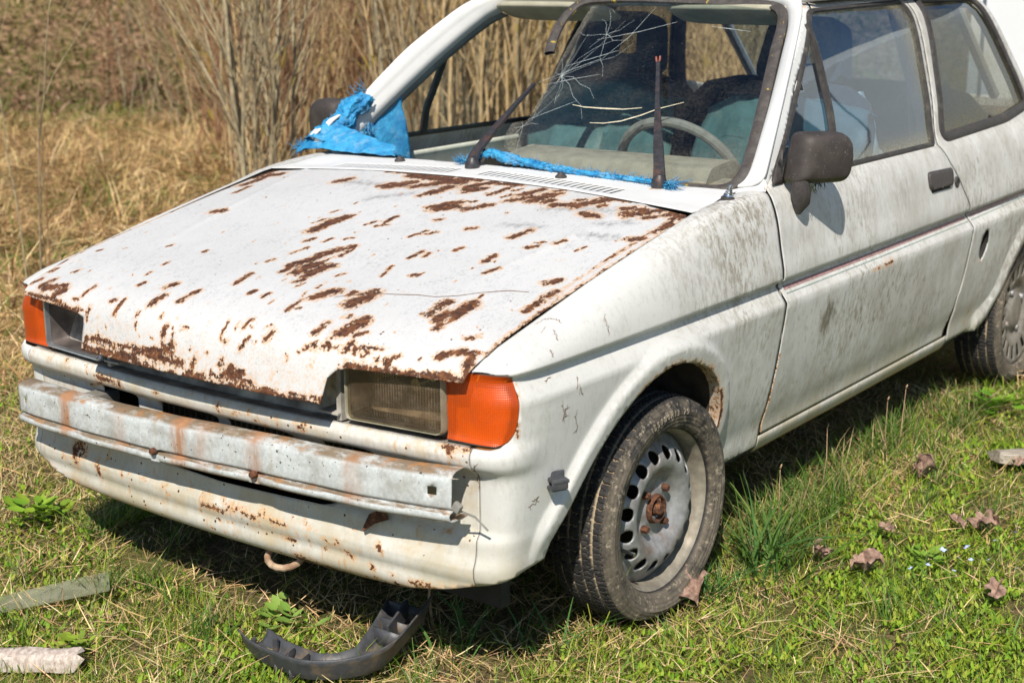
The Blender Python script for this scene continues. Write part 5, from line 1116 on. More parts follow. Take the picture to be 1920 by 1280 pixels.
M_TYRE.set(color=ct, rough=.78, spec=.3, normal=M_TYRE.bump(M_TYRE.ma('ADD', M_TYRE.ma('MULTIPLY', rings, M_TYRE.ma('MULTIPLY', side, .5)), M_TYRE.noise(150, 5)), .0012, .6)); M_TYRE = M_TYRE.m
M_STEEL = simple('old_silver_wheel_paint', (.27, .275, .28), .45, .3, 40, .22, .0006, dirt=(.16, .095, .05), dirtamt=.55)
M_RIMRUST = simple('rusty_rim_edge', (.26, .19, .13), .75, .1, 50, .4, .001, dirt=(.11, .05, .028), dirtamt=.7)
M_BARREL = simple('rim_barrel', (.25, .225, .18), .55, .2, 25, .3, .001, dirt=(.13, .085, .055), dirtamt=.45)
def letters(parent):
    V, F = [], []; txt = '155/80R13 79'; R_ = .2165; ang = math.radians(22)
    for ch in txt:
        cu = bpy.data.curves.new('t', 'FONT'); cu.body = ch; cu.size = .018; cu.extrude = .0012; cu.align_x = 'CENTER'
        ob = bpy.data.objects.new('t', cu); COL.objects.link(ob); dg = bpy.context.evaluated_depsgraph_get(); me = ob.evaluated_get(dg).to_mesh()
        for v in me.vertices:
            a_ = ang-v.co.x/R_; r_ = R_+v.co.y; V.append((0, -r_*math.sin(a_), r_*math.cos(a_), v.co.z))
        o_ = len(V)-len(me.vertices); F += [tuple(i+o_ for i in p.vertices) for p in me.polygons]
        bpy.data.objects.remove(ob); ang -= (.0125 if ch != '1' else .010)/R_*1.05
    V = [(.0795+v[3], v[1], v[2]) for v in V]
    mesh_obj('sidewall_lettering', V, F, M_LET, parent, False)
M_LET = simple('dusty_raised_rubber', (.26, .22, .17), .85, 0, 60, .3)
def wheel_at(loc, sg, yaw=0., cover=False, share=None):
    w = empty('wheel', (0, 0, 0), car); w.location = loc; w.rotation_euler.z = yaw + (math.pi if sg < 0 else 0)
    if share:
        for ch in share.children:
            c_ = ch.copy(); COL.objects.link(c_); c_.parent = w
        return w
    ty = tyre_mesh('tyre', M_TYRE, w)
    if not cover and sg > 0: letters(w)
    MB().lathe([(.062, .186), (.066, .190), (.069, .199), (.066, .2035), (.060, .203), (.056, .193), (.050, .185)], 96).build('rim_edge', M_RIMRUST, w, auto=60)
    MB().lathe([(.066, .191), (.058, .187), (.052, .178), (.040, .172), (.020, .170), (-.06, .168), (-.062, .02)], 96).build('rim_barrel', M_BARREL, w, auto=50)
    # steel disc with round holes: cut flat then dished
    if not cover:
        def disc(a, r):
            a, r = np.broadcast_arrays(np.asarray(a, float), np.asarray(r, float))
            ax = pc([.0, .022, .034, .046, .064, .078, .092, .106, .120, .134, .150, .171], [.036, .036, .033, .028, .026, .036, .050, .055, .053, .044, .028, .012], r)
            for k in range(4):
                aa = 2*math.pi*k/4+.75; dx = r*np.cos(a)-.054*math.cos(aa); dy = r*np.sin(a)-.054*math.sin(aa); ax = ax+.006*np.exp(-(dx*dx+dy*dy)/.012**2)
            return np.stack([ax, r*np.cos(a), r*np.sin(a)], -1)
        fn = lambda u, v: disc(u/.12, v)
        hs = []
        for k in range(16):
            a0 = 2*math.pi*(k+.5)/16; hs.append([((a0+.0152*math.cos(b)/.127)*.12, .127+.0152*math.sin(b)) for b in np.linspace(0, 2*math.pi, 18, endpoint=False)])
        dd = patch('wheel_disc', fn, [(-.001, .018), (2*math.pi*.12+.001, .018), (2*math.pi*.12+.001, .1705), (-.001, .1705)], hs, .006, M_STEEL, w, edge_h=.005, th=.004, flip=True)
        MB().lathe([(-.03, .165), (-.03, .02)], 40).build('brake_drum', M_DARK, w)
        for k in range(4):
            a0 = 2*math.pi*k/4+.75; yb, zb = .054*math.cos(a0), .054*math.sin(a0)
            MB().lathe([(.022, .0105), (.031, .0100), (.032, .0085), (.043, .0082), (.045, .0068), (.045, .0001)], 6, Matrix.Translation((0, yb, zb))).build('wheel_nut', M_RUSTM, w, auto=20)
        MB().lathe([(.022, .034), (.040, .033), (.046, .030), (.045, .027), (.034, .025), (.032, .014), (.049, .013), (.052, .010), (.052, .0001)], 28).box((.046, 0, .014), (.006, .006, .022)).build('hub_nut', M_RUSTM, w, auto=30)
        MB().tube([(.040, -.140, -.050), (.062, -.141, -.051), (.078, -.142, -.052)], [.0045, .004, .0045], 8).build('valve', M_CHROME, w)
        sm = MB()
        for q in ((.1505, 2.6), (.1505, 5.2)): sm.box((.03, q[0]*math.cos(q[1]), q[0]*math.sin(q[1])), (.006, .012, .012))
    else:
        M_COV = simple('grey_wheel_trim', (.21, .195, .17), .55, .1, 30, .2, dirt=(.16, .13, .10), dirtamt=.4)
        def cov(u, v):
            r = np.hypot(u, v); a = np.arctan2(v, u)
            ax = pc([0, .03, .058, .066, .085, .10, .12, .16, .178, .183], [.056, .056, .052, .040, .040, .052, .058, .062, .064, .056], r)
            return np.stack([ax, u, v], -1)
        hs = []
        for k in range(18):
            a0 = 2*math.pi*k/18; ca, sa = math.cos(a0), math.sin(a0)
            q = roundp([(.122, -.008), (.165, -.012), (.165, .012), (.122, .008)], .004, 2); hs.append([(x*ca-y*sa, x*sa+y*ca) for x, y in q])
        patch('wheel_trim', cov, [(.197*math.cos(a), .197*math.sin(a)) for a in np.linspace(0, 2*math.pi, 80, endpoint=False)], hs, .009, M_COV, w, edge_h=.006, th=.003)
        for k in range(4):
            a0 = 2*math.pi*k/4+.5; MB().lathe([(.040, .012), (.050, .011), (.054, .008), (.054, .0001)], 14, Matrix.Translation((0, .075*math.cos(a0), .075*math.sin(a0)))).build('trim_nut', M_STEEL, w)
    return w
# the front wheel centre stands 72 cm behind the nose
wf = wheel_at((.678, .722, .251), 1, math.radians(-1.5)); wf['label'] = 'front wheel on a bare steel rim with round holes and rusty nuts'
wheel_at((-.678, .722, .251), -1, math.radians(-1.5), share=wf)
wr = wheel_at((.658, 3.065, .243), 1, 0, True); wr['label'] = 'rear wheel with a slotted grey trim'
wheel_at((-.658, 3.065, .243), -1, 0, share=wr)
mb = MB()
mb.tube([(.60, .72, .24), (-.60, .72, .24)], .025).tube([(.58, 3.065, .24), (-.58, 3.065, .24)], .03)
mb.tube([(.52, .74, .28), (.50, .78, .62)], .032, 12)
mb.build('axles', M_WELL, car)

# ================================================================== loose things on and around the car
M_TARP = MT('blue_woven_tarp'); wv = M_TARP.ma('ADD', M_TARP.ma('SINE', M_TARP.ma('MULTIPLY', M_TARP.sep()[1], 1600)), M_TARP.ma('SINE', M_TARP.ma('MULTIPLY', M_TARP.sep()[2], 1600)))
nq = M_TARP.noise(25, 5, .6); M_TARP.set(color=M_TARP.mix(M_TARP.ma('MULTIPLY', M_TARP.st(M_TARP.noise(18, 7, .75), .5, .68), .5), M_TARP.mix(M_TARP.st(nq, .3, .7), (.012, .18, .42), (.04, .34, .62)), (.30, .46, .56)), rough=.5, spec=.5, normal=M_TARP.bump(wv, .0008, .5, M_TARP.bump(M_TARP.noise(40, 6, .65), .006, .8))); M_TARP = M_TARP.m
def sheet(rows, sub=14, amp=.008, seed=1, fr=22):
    """quad sheet through rows of points, crumpled"""
    R_ = np.array(rows, float); a, b = R_.shape[:2]
    u = np.linspace(0, a-1, (a-1)*sub+1); v = np.linspace(0, b-1, (b-1)*sub+1)
    G = np.zeros((len(u), len(v), 3))
    for k in range(3):
        T = np.stack([np.interp(v, range(b), R_[i, :, k]) for i in range(a)]); G[:, :, k] = np.stack([np.interp(u, range(a), T[:, j]) for j in range(len(v))], 1)
    from mathutils import noise as mn
    for i in range(G.shape[0]):
        for j in range(G.shape[1]):
            p = Vector(G[i, j])*fr; q = mn.noise_vector(p+Vector((seed*7.1, 0, 0))); q2 = mn.noise_vector(p*2.7+Vector((seed*3, 1, 4)))
            G[i, j] += (np.array(q)+.5*np.array(q2))*amp
    n, m_ = G.shape[:2]; F = [(i*m_+j, i*m_+j+1, (i+1)*m_+j+1, (i+1)*m_+j) for i in range(n-1) for j in range(m_-1)]
    return G.reshape(-1, 3), F
def fringe(mb, anchors, n, L, dirn, spread, rr, r=.0009):
    for i in range(n):
        a = Vector(anchors[rr.randrange(len(anchors))])+Vector([rr.uniform(-.008, .008) for _ in range(3)])
        d = (Vector(dirn)+Vector([rr.uniform(-spread, spread) for _ in range(3)])).normalized(); l = rr.uniform(.4, 1)*L
        b = a+d*l*.5+Vector([rr.uniform(-.1, .1)*l for _ in range(3)]); c_ = b+d*l*.4+Vector([rr.uniform(-.35, .35)*l for _ in range(3)])
        mb.tube([a, b, c_], [r, r, r*.5], 3)
tarp = empty('torn_tarp', (-.69, 1.25, .90)); tag(tarp, 'torn bright blue woven tarp knotted round the far windscreen pillar', 'tarp')
def loc(V, o): return np.asarray(V)-np.array(o.location)
# wrap round the foot of the pillar
rows = []
for t in np.linspace(0, 1, 6):
    c_ = Vector((-.705, 1.205, .905)).lerp(Vector((-.668, 1.345, 1.030)), t); r = [.058, .050, .042, .036, .040, .030][int(round(t*5))]
    rows.append([c_+Vector((math.cos(a)*r*1.0, math.sin(a)*r*.9, math.sin(a)*-.4*r)) for a in np.linspace(math.radians(150), math.radians(400), 7)])
V, F = sheet(rows, 9, .013, 1, 42); mesh_obj('pillar_wrap', loc(V, tarp), F, M_TARP, tarp)
rows = [[(-.68, 1.36, .985), (-.655, 1.42, 1.02), (-.635, 1.465, 1.050)], [(-.675, 1.30, .93), (-.645, 1.40, .94), (-.625, 1.475, .94)], [(-.66, 1.26, .885), (-.64, 1.38, .862), (-.615, 1.485, .835)]]
V, F = sheet(rows, 12, .006, 4, 16); solid(mesh_obj('hanging_flap', loc(V, tarp), F, M_TARP, tarp), .0015)
rows = [[(-.785, 1.190, .895), (-.745, 1.21, .940), (-.68, 1.225, .965), (-.57, 1.215, .945), (-.42, 1.19, .915)], [(-.785, 1.180, .890), (-.74, 1.185, .925), (-.67, 1.185, .940), (-.56, 1.18, .925), (-.41, 1.17, .905)], [(-.775, 1.168, .880), (-.73, 1.155, .895), (-.65, 1.150, .900), (-.54, 1.150, .897), (-.385, 1.150, .896)]]
V, F = sheet(rows, 12, .006, 7, 18); solid(mesh_obj('sill_flap', loc(V, tarp), F, M_TARP, tarp), .0015)
mb = MB(); rr = random.Random(3); o3 = tarp.location
A1 = [Vector((-.705, 1.205, .905)).lerp(Vector((-.668, 1.345, 1.05)), k/8)-o3 for k in range(9)]
fringe(mb, A1, 150, .042, (-.5, -.45, .35), .9, rr); fringe(mb, [Vector((-.775, 1.185, .888))-o3, Vector((-.755, 1.19, .895))-o3, Vector((-.74, 1.2, .90))-o3], 130, .032, (-.7, -.3, .1), 1.0, rr)
fringe(mb, [Vector((-.65, 1.35, .90))-o3, Vector((-.64, 1.33, .95))-o3, Vector((-.645, 1.45, .86))-o3], 90, .05, (.2, -.2, -1), .6, rr)
mb.build('frayed_threads', M_TARP, tarp, auto=None)
mb = MB(); wt = simple('white_torn_lining', (.62, .60, .56), .7)
for p, q in (((-.715, 1.165, .925), (-.700, 1.20, .955)), ((-.690, 1.20, .955), (-.672, 1.24, .985)), ((-.70, 1.17, .905), (-.68, 1.175, .93))):
    p = Vector(p)-o3; q = Vector(q)-o3; mb.ribbon([p, (p+q)/2+Vector((.004, -.006, .004)), q], (1, .2, .3), [.018, .026, .012], .003)
mb.build('white_lining', wt, tarp)
rope = empty('tarp_remnant', (.15, 1.16, .91)); tag(rope, 'twisted blue tarp strip lying along the foot of the windscreen', 'tarp'); o3 = rope.location
cl = [(-.135, 1.118, .905), (-.10, 1.135, .912), (-.06, 1.135, .925), (-.045, 1.135, .933), (-.02, 1.140, .925), (.03, 1.140, .918), (.10, 1.137, .911), (.18, 1.135, .905), (.27, 1.135, .901), (.36, 1.135, .898), (.44, 1.128, .897), (.48, 1.118, .893)]
cl = resamp(cl, 90); rad = np.interp(np.linspace(0, 1, 90), [0, .1, .22, .35, .6, .9, 1], [.003, .006, .015, .010, .008, .006, .003])
mb = MB()
for k in range(3):
    P = []
    for i, (p, r) in enumerate(zip(cl, rad)):
        a = i*.16+k*2.09; P.append(Vector(p)-o3+Vector((rr.uniform(-.001, .001), math.cos(a)+rr.uniform(-.35, .35), math.sin(a)+rr.uniform(-.35, .35)))*r*.45)
    mb.tube(P, [q_*rr.uniform(.45, .85) for q_ in rad], 8)
mb.build('twisted_strip', M_TARP, rope, auto=None)
mb = MB(); fringe(mb, [Vector(p)-o3 for p in cl], 700, .017, (0, -.1, .3), 1.2, rr, .0007); fringe(mb, [Vector((.482, 1.118, .893))-o3], 70, .065, (.72, .05, -.04), .30, rr, .0011)
fringe(mb, [Vector((-.125, 1.118, .905))-o3, Vector((-.10, 1.13, .91))-o3], 60, .03, (-.6, 0, .2), .6, rr, .0008)
mb.build('frayed_threads', M_TARP, rope, auto=None)
# cloths over the two front seats
for nm, x, y0, lab, sd in (('seat_cloth', .35, 1.98, "teal cloth draped over the driver's seat behind the steering wheel", 3), ('seat_cloth', -.35, 2.12, 'teal cloth draped over the passenger seat on the far side', 9)):
    rows = []
    for z, y, w in ((1.03, .085, .24), (1.035, -.03, .25), (.90, -.075, .275), (.72, -.125, .28), (.58, -.20, .28), (.555, -.45, .28), (.50, -.56, .28)):
        rows.append([(x+w*k, y0+y+.05*abs(k)**3, z-.05*abs(k)**3) for k in (-1, -.5, 0, .5, 1)])
    V, F = sheet(rows, 8, .014, sd, 9); o = mesh_obj(nm, V, F, M_TEAL, None); solid(o, .004, 1); tag(o, lab, 'seat cloth')
# pale cloth heap seen through the driver's window
rows = [[(.52+.08*math.cos(a)*r_, 2.13+.22*math.sin(a)*r_, .76+.28*(1-r_)**.9) for a in np.linspace(0, 2*math.pi, 9)] for r_ in (1.0, .75, .5, .25, .04)]
V, F = sheet(rows, 6, .022, 12, 8); o = mesh_obj('cloth_heap', V, F, simple('pale_green_cloth', (.60, .68, .60), .95, 0, 14, .15, dirt=(.30, .38, .30), dirtamt=.4)); tag(o, "pale green cloth heaped behind the driver's door window", 'cloth')
# ------------------------------------------------------------------ things lying in the grass
# detached bumper corner (black plastic)
bc = empty('bumper_corner', (.303, .054, 0)); BC0 = np.array((.26, .06, 0)); tag(bc, 'detached grey plastic bumper corner lying in the grass', 'bumper corner')
cen = resamp([(.115, .055, .045), (.19, .035, .040), (.27, .035, .038), (.335, .07, .040), (.365, .13, .048), (.355, .20, .066), (.335, .275, .085)], 60)
T_ = np.gradient(cen, axis=0); T_ /= np.linalg.norm(T_, axis=1)[:, None]; Sd = np.cross(T_, [0, 0, 1]); Sd /= np.linalg.norm(Sd, axis=1)[:, None]
hh = np.interp(np.linspace(0, 1, 60), [0, .1, .5, .8, 1], [.040, .046, .046, .056, .062]); prof = [(-.9, .95), (-.72, .55), (-.62, 0.0), (-.45, -.40), (.05, -.52), (.45, -.45), (.72, -.1), (.82, .35)]
V = []
for i in range(60):
    for a, b in prof: V.append(cen[i]+Sd[i]*(a*hh[i]*-1)*.95+np.array([0, 0, b*hh[i]*.75])-BC0)
k = len(prof); F = [(i*k+j, i*k+j+1, (i+1)*k+j+1, (i+1)*k+j) for i in range(59) for j in range(k-1)]
solid(mesh_obj('shell', V, F, M_TRIM, bc, auto=50), .0035, 0)
mb = MB(); ol = BC0; bc.scale = (1.06,)*3
for i, w in ((46, .9), (50, .8), (57, .95)):
    c_ = cen[i]-ol; s_ = Sd[i]*hh[i]; mb.add([c_+s_*.62*w+[0, 0, .012], c_-s_*.7*w+[0, 0, .020], c_-s_*.6*w+[0, 0, -.022], c_+s_*.6*w+[0, 0, -.022]], [(0, 1, 2, 3)])
c_ = [cen[i]-ol for i in range(46, 58)]
mb.ribbon([tuple(q+[0, 0, .012]) for q in c_], (0, 0, 1), .034, .003)
for i, sgn in ((14, 1), (19, 1)):
    c1 = cen[i]-ol; s_ = Sd[i]*hh[i]; mb.add([c1+s_*.6+[0, 0, -.002], c1-s_*.6+[0, 0, .010], c1-s_*.5+[0, 0, -.026], c1+s_*.6+[0, 0, -.028]], [(0, 1, 2, 3)])
rb = mb.build('stiffening_ribs', M_TRIM, bc); solid(rb, .003, 0)
mb = MB()
for i, a in ((4, .35), (7, -.45)):
    c_ = Vector(cen[i]-ol)+Vector(Sd[i]*hh[i]*a)+Vector((0, 0, -.012)); mb.tube([c_, c_+Vector((.003, -.002, .030))], [.007, .0055], 10)
mb.build('fixing_pegs', M_TRIM, bc)
# wood pieces
M_PW = MT('weathered_wood'); wn = M_PW.noise(1, 8, .7, M_PW.vec((12, 160, 160)))
M_PW.set(color=M_PW.mix(M_PW.st(wn, .35, .65), (.20, .165, .13), (.46, .41, .34)), rough=.9, normal=M_PW.bump(wn, .0015, .8)); M_PW = M_PW.m
def plank(name, a, b, w, th, label, mat, cat='plank', seed=1):
    a = Vector(a); b = Vector(b); L = (b-a).length; r2 = random.Random(seed)
    xs = np.linspace(-L/2, L/2, 24); prof = [(-.5, -.5), (-.5, .3), (-.38, .5), (.0, .56), (.38, .5), (.5, .3), (.5, -.5)]
    V = []
    for i, x in enumerate(xs):
        e = 1-.35*(r2.random() if i in (0, 23) else 0)
        for q, (p1, p2) in enumerate(prof): V.append((x+(r2.uniform(-.02, .012) if i in (0, 23) else 0), p1*w*e+.002*math.sin(x*40), p2*th+.0015*math.sin(x*60+p1*9)))
    n = len(prof); F = [(i*n+j, i*n+(j+1) % n, (i+1)*n+(j+1) % n, (i+1)*n+j) for i in range(23) for j in range(n)]+[tuple(range(n-1, -1, -1)), tuple(23*n+j for j in range(n))]
    o = mesh_obj(name, V, F, mat, None, auto=40); o.location = (a+b)/2
    d = (b-a).normalized(); o.rotation_euler = (r2.uniform(-.15, .15), -math.asin(d.z), math.atan2(d.y, d.x)); tag(o, label, cat); return o
M_BARK = MT('birch_branch'); wn = M_BARK.noise(1, 8, .7, M_BARK.vec((110, 60, 60)))
M_BARK.set(color=M_BARK.mix(M_BARK.st(wn, .36, .66), (.36, .28, .24), (.60, .54, .48)), rough=.85, normal=M_BARK.bump(wn, .0005, .5)); M_BARK = M_BARK.m
plank('branch_piece', (-.40, -.40, .020), (-.105, -.195, .022), .046, .036, 'short pale stripped stick in the bottom left corner', M_BARK, 'stick', 3)
plank('board', (.985, 2.13, .035), (1.35, 2.35, .045), .085, .03, 'weathered grey board end at the right edge of the grass', M_PW, 'board', 5)
M_GLS = MT('mossy_plastic_sheet'); gn = M_GLS.noise(14, 5, .6)
M_GLS.set(color=M_GLS.mix(M_GLS.st(gn, .35, .65), (.34, .35, .20), (.52, .52, .36)), rough=.25, trans=.45, ior=1.3, alpha=.62); M_GLS = M_GLS.m
P = [(-.50, -.215), (-.60, -.10), (-.405, .125), (-.315, .050)]; P = roundp([(-.47, -.185), (-.52, -.11), (-.405, .115), (-.325, .055)], .008, 2)
o = mesh_obj('plastic_offcut', [(a, b, .022+.02*((b+.1)/.2)*.6) for a, b in P], [tuple(range(len(P)))], M_GLS, None, False); solid(o, .004, 0); tag(o, 'clear greenish plastic offcut half hidden in grass', 'plastic sheet')
# dead leaves, one by one
M_LEAF = MT('dead_leaf'); ln = M_LEAF.noise(60, 6, .65)
M_LEAF.set(color=M_LEAF.mix(M_LEAF.st(ln, .3, .7), (.13, .075, .055), (.40, .26, .20)), rough=.85, normal=M_LEAF.bump(ln, .002, .8)); M_LEAF = M_LEAF.m
from mathutils import noise as mn
LEAVES = [(.868,1.875,.070,'crumpled brown dead leaf upright in the grass beside the door sill'),(1.014,1.183,.060,'large curled brown leaf in front of the blue flowers'),(1.144,1.595,.062,'flat brown dead leaf above the blue flowers at the right'),(1.312,1.208,.045,'rolled brown leaf nearest the right edge'),(.896,1.190,.045,'dark shrivelled leaf right of the tall grass tuft'),(.765,.800,.070,'pinkish dead leaf propped against the front tyre'),(1.06,2.10,.035,'small brown leaf left of the grey board'),(1.09,1.56,.04,'small brown leaf touching the flat one above the flowers'),(.96,1.42,.03,'tiny brown leaf half buried right of the grass tuft')]
for i, (x, y, s_, lab) in enumerate(LEAVES):
    rl = random.Random(i+20); V = []; n = 15
    for a in range(n):
        for b in range(n):
            u, v = (a/(n-1)-.5)*2, (b/(n-1)-.5)*2; w = (1-abs(u)**2.2)**.5 if abs(u) < 1 else 0; w *= (.75+.25*math.cos(u*9+i))
            p = Vector((u*1.15, v*w*.75, 0)); c_ = .45*abs(v)*w+.25*u*u
            q = mn.noise_vector(p*2.3+Vector((i*5, 0, 0))); V.append(((p.x+.35*q.x)*s_*.62, (p.y+.35*q.y)*s_*.62, (c_*.9+.9*q.z)*s_*.62))
    F = [(a*n+b, a*n+b+1, (a+1)*n+b+1, (a+1)*n+b) for a in range(n-1) for b in range(n-1)]
    o = mesh_obj('dead_leaf', V, F, M_LEAF, None); o.location = (x, y, .038 if i != 5 else .05); o.rotation_euler = (rl.uniform(-.4, .4), rl.uniform(-.5, .5), rl.uniform(0, 6)); tag(o, lab, 'dead leaf', 'dead leaves in the grass')
    if i in (0,): o.rotation_euler = (.5, .7, 2.2)
# small blue flowers
M_PET = simple('pale_blue_petal', (.42, .50, .86), .7, 0, 90, .15); M_CEN = simple('white_flower_centre', (.8, .8, .75), .7)
FL = [(1105,732),(1277,727),(1447,670),(1380,712),(1195,770),(1293,604),(1165,828),(1493,815),(1012,808),(1052,795),(1254,770),(1364,775)]
def ground_pt(px, py):
    x0, y0 = 1300+px/2.4145, 750+py/2.4145
    d = _f*1. + _r2*((x0-960)/FPX) - _u2*((y0-640)/FPX); t = -CAM.z/d.z; return CAM+d*t
FLP = [tuple(round(c_, 3) for c_ in ground_pt(*q)[:2]) for q in FL]
proto = None; FLAB = ['pale blue flower in the middle of the small patch', 'largest pale blue flower of the patch', 'pale blue flower standing apart nearer the right edge', 'pale blue flower just right of the largest one', 'small blue flower low between two others', 'pale blue flower at the tip of the flat brown leaf', 'small whitish-blue flower above the rolled leaf', 'blue flower cut by the right edge', 'tiny white-blue flower at the left end of the patch', 'tiny white-blue flower second from the left end', 'tiny blue flower under the largest one', 'tiny blue flower right of the middle of the patch']
for i, (x, y) in enumerate(FLP):
    s_ = .0065 if i < 4 else .0048
    f = empty('small_flower', (x, y, .0)); f.scale = (s_/.0065,)*3; f.rotation_euler = (random.uniform(-.3, .3)-.3, random.uniform(-.2, .3), random.uniform(0, 6)); tag(f, FLAB[i], 'flower', 'small blue flowers')
    if proto is None:
        V, F = [], []
        for k in range(4):
            a = k*math.pi/2; o_ = len(V); e1 = Vector((math.cos(a), math.sin(a), 0)); e2 = Vector((-math.sin(a), math.cos(a), 0))
            V += [Vector((0, 0, .040)), e1*.004+e2*.0042+Vector((0, 0, .042)), e1*.0085+e2*.002+Vector((0, 0, .043)), e1*.0085-e2*.002+Vector((0, 0, .043)), e1*.004-e2*.0042+Vector((0, 0, .042))]; F.append(tuple(range(o_, o_+5)))
        a1 = mesh_obj('petals', V, F, M_PET, f, False); a2 = MB().lathe([(-.001, .002), (.001, .0016), (.0015, .0001)], 6, Matrix.Translation((0, 0, .0425)) @ Matrix.Rotation(-math.pi/2, 4, 'Y')).build('flower_centre', M_CEN, f)
        a3 = MB().tube([(0, 0, 0), (.002, 0, .02), (0, 0, .04)], .0006, 4).build('stem', simple('flower_stem', (.08, .16, .03), .8), f); proto = (a1, a2, a3)
    else:
        for a in proto: c_ = a.copy(); COL.objects.link(c_); c_.parent = f
# white vehicle behind, only a slice of its side is in view
van = empty('white_van', (-.10, 5.25, 0)); tag(van, 'plain white van body standing behind the rear corner of the hatchback', 'van')
bmv = bmesh.new(); bmesh.ops.create_cube(bmv, size=1); bmesh.ops.scale(bmv, vec=(4.4, 1.8, 1.45), verts=bmv.verts); bmesh.ops.bevel(bmv, geom=bmv.edges[:], offset=.10, segments=4, affect='EDGES')
bmesh.ops.translate(bmv, vec=(2.21, .2, 1.19), verts=bmv.verts); mb = MB(); mb.bm(bmv); M_VAN = simple('clean_white_van_paint', (.74, .76, .77), .35, 0, 3, .03); mb.build('body', M_VAN, van)
for x_, w_ in ((2.55, .8), (3.5, .7)): MB().box((x_, -.702, 1.55), (w_, .012, .42), None, .004).build('side_window', M_RUB, van)
for x_ in (1.95, 3.05, 4.0): MB().box((x_, -.7015, 1.15), (.008, .006, 1.2)).build('door_seam', M_DARK, van)
MB().box((4.30, -.45, .80), (.18, .5, .3), None, .03).build('front_bumper', M_TRIM, van)
mb = MB(); mb.box((2.3, -.72, .62), (4.3, .03, .10)); mb.build('side_rubbing_strip', M_RUB, van)
for x in (.95, 3.7):
    wv_ = empty('wheel', (x, -.60, .31), van); wv_.rotation_euler.z = math.pi/2*3
    for ch in wr.children: c_ = ch.copy(); COL.objects.link(c_); c_.parent = wv_

# ================================================================== ground, grass, shrubs
RG = np.random.RandomState(11)
_K = [(RG.uniform(-1, 1, 2), RG.uniform(0, 6.28)) for _ in range(24)]
def fn2(x, y, sc, o=0):
    """cheap smooth 2-D noise, about -1..1"""
    s = 0
    for i in range(6):
        k, p = _K[(i+o*5) % 24]; k = k/np.hypot(*k)*(sc*(1+.55*i)); s = s + np.sin(k[0]*x+k[1]*y+p*3+o)*(.5 if i > 2 else .8)/1.6
    return s/2.2
def gh(x, y):
    x = np.asarray(x, float); y = np.asarray(y, float)
    e = -.6*x+.8*y
    far = np.maximum(0, e-11.5); b = np.minimum(far*.40*sstep(0, 4, far), 9.)*(1-sstep(0, 8, x))
    return b*(1+.10*fn2(x, y, .35, 1)) + .014*fn2(x, y, 3.1, 2)*(1-sstep(6, 9, e)*.2)+.05*fn2(x, y, .8, 3)*sstep(4, 8, e) - .006
def axis(n, near, far): 
    t = np.linspace(-1, 1, n); return np.sign(t)*(np.abs(t)*near+np.abs(t)**5*(far-near))
ax_ = axis(421, 9, 150); X, Y = np.meshgrid(ax_, ax_+1.5); Z = gh(X, Y); n = 421
V = np.stack([X.ravel(), Y.ravel(), Z.ravel()], 1); i, j = np.meshgrid(np.arange(n-1), np.arange(n-1)); a = (j*n+i).ravel()
F = np.stack([a, a+1, a+n+1, a+n], 1)
M_GR = MT('soil_and_moss'); q1 = M_GR.noise(3, 8, .7); q2 = M_GR.noise(40, 6, .7); xyz = M_GR.sep()
cg = M_GR.mix(M_GR.st(q1, .38, .60), (.15, .11, .06), (.14, .16, .04)); cg = M_GR.mix(M_GR.st(q2, .45, .70), cg, (.30, .21, .115))
e_ = M_GR.ma('ADD', M_GR.ma('MULTIPLY', xyz[0], -.6), M_GR.ma('MULTIPLY', xyz[1], .8))
lit = M_GR.mix(M_GR.st(M_GR.noise(1.4, 6, .7), .42, .60), (.12, .07, .04), (.09, .09, .02)); lit = M_GR.mix(M_GR.st(M_GR.noise(14, 6, .75), .42, .62), lit, (.34, .22, .13))
cg = M_GR.mix(M_GR.st(e_, 10.5, 13), cg, lit)
M_GR.set(color=cg, rough=1., spec=.1, normal=M_GR.bump(M_GR.noise(30, 8, .7), .03, 1.)); 
ground = mesh_obj('ground', V, F, M_GR.m); tag(ground, kind='structure')
def leafmat(name, tl=.28, rough=.6):
    M = MT(name); c = M.attr('Col', 'Color'); n_ = M.noise(20, 3); M.t.nodes.remove(M.b)
    d = M.n('ShaderNodeBsdfPrincipled'); M.l(c, d.inputs['Base Color']); d.inputs['Roughness'].default_value = rough; d.inputs['Specular IOR Level'].default_value = .3
    t = M.n('ShaderNodeBsdfTranslucent'); M.l(c, t.inputs[0]); mx = M.n('ShaderNodeMixShader'); mx.inputs[0].default_value = tl
    M.l(d.outputs[0], mx.inputs[1]); M.l(t.outputs[0], mx.inputs[2]); M.l(mx.outputs[0], M.out.inputs[0]); return M.m
M_BL = leafmat('grass_blades'); M_DRY = leafmat('dry_grass', .15, .75)
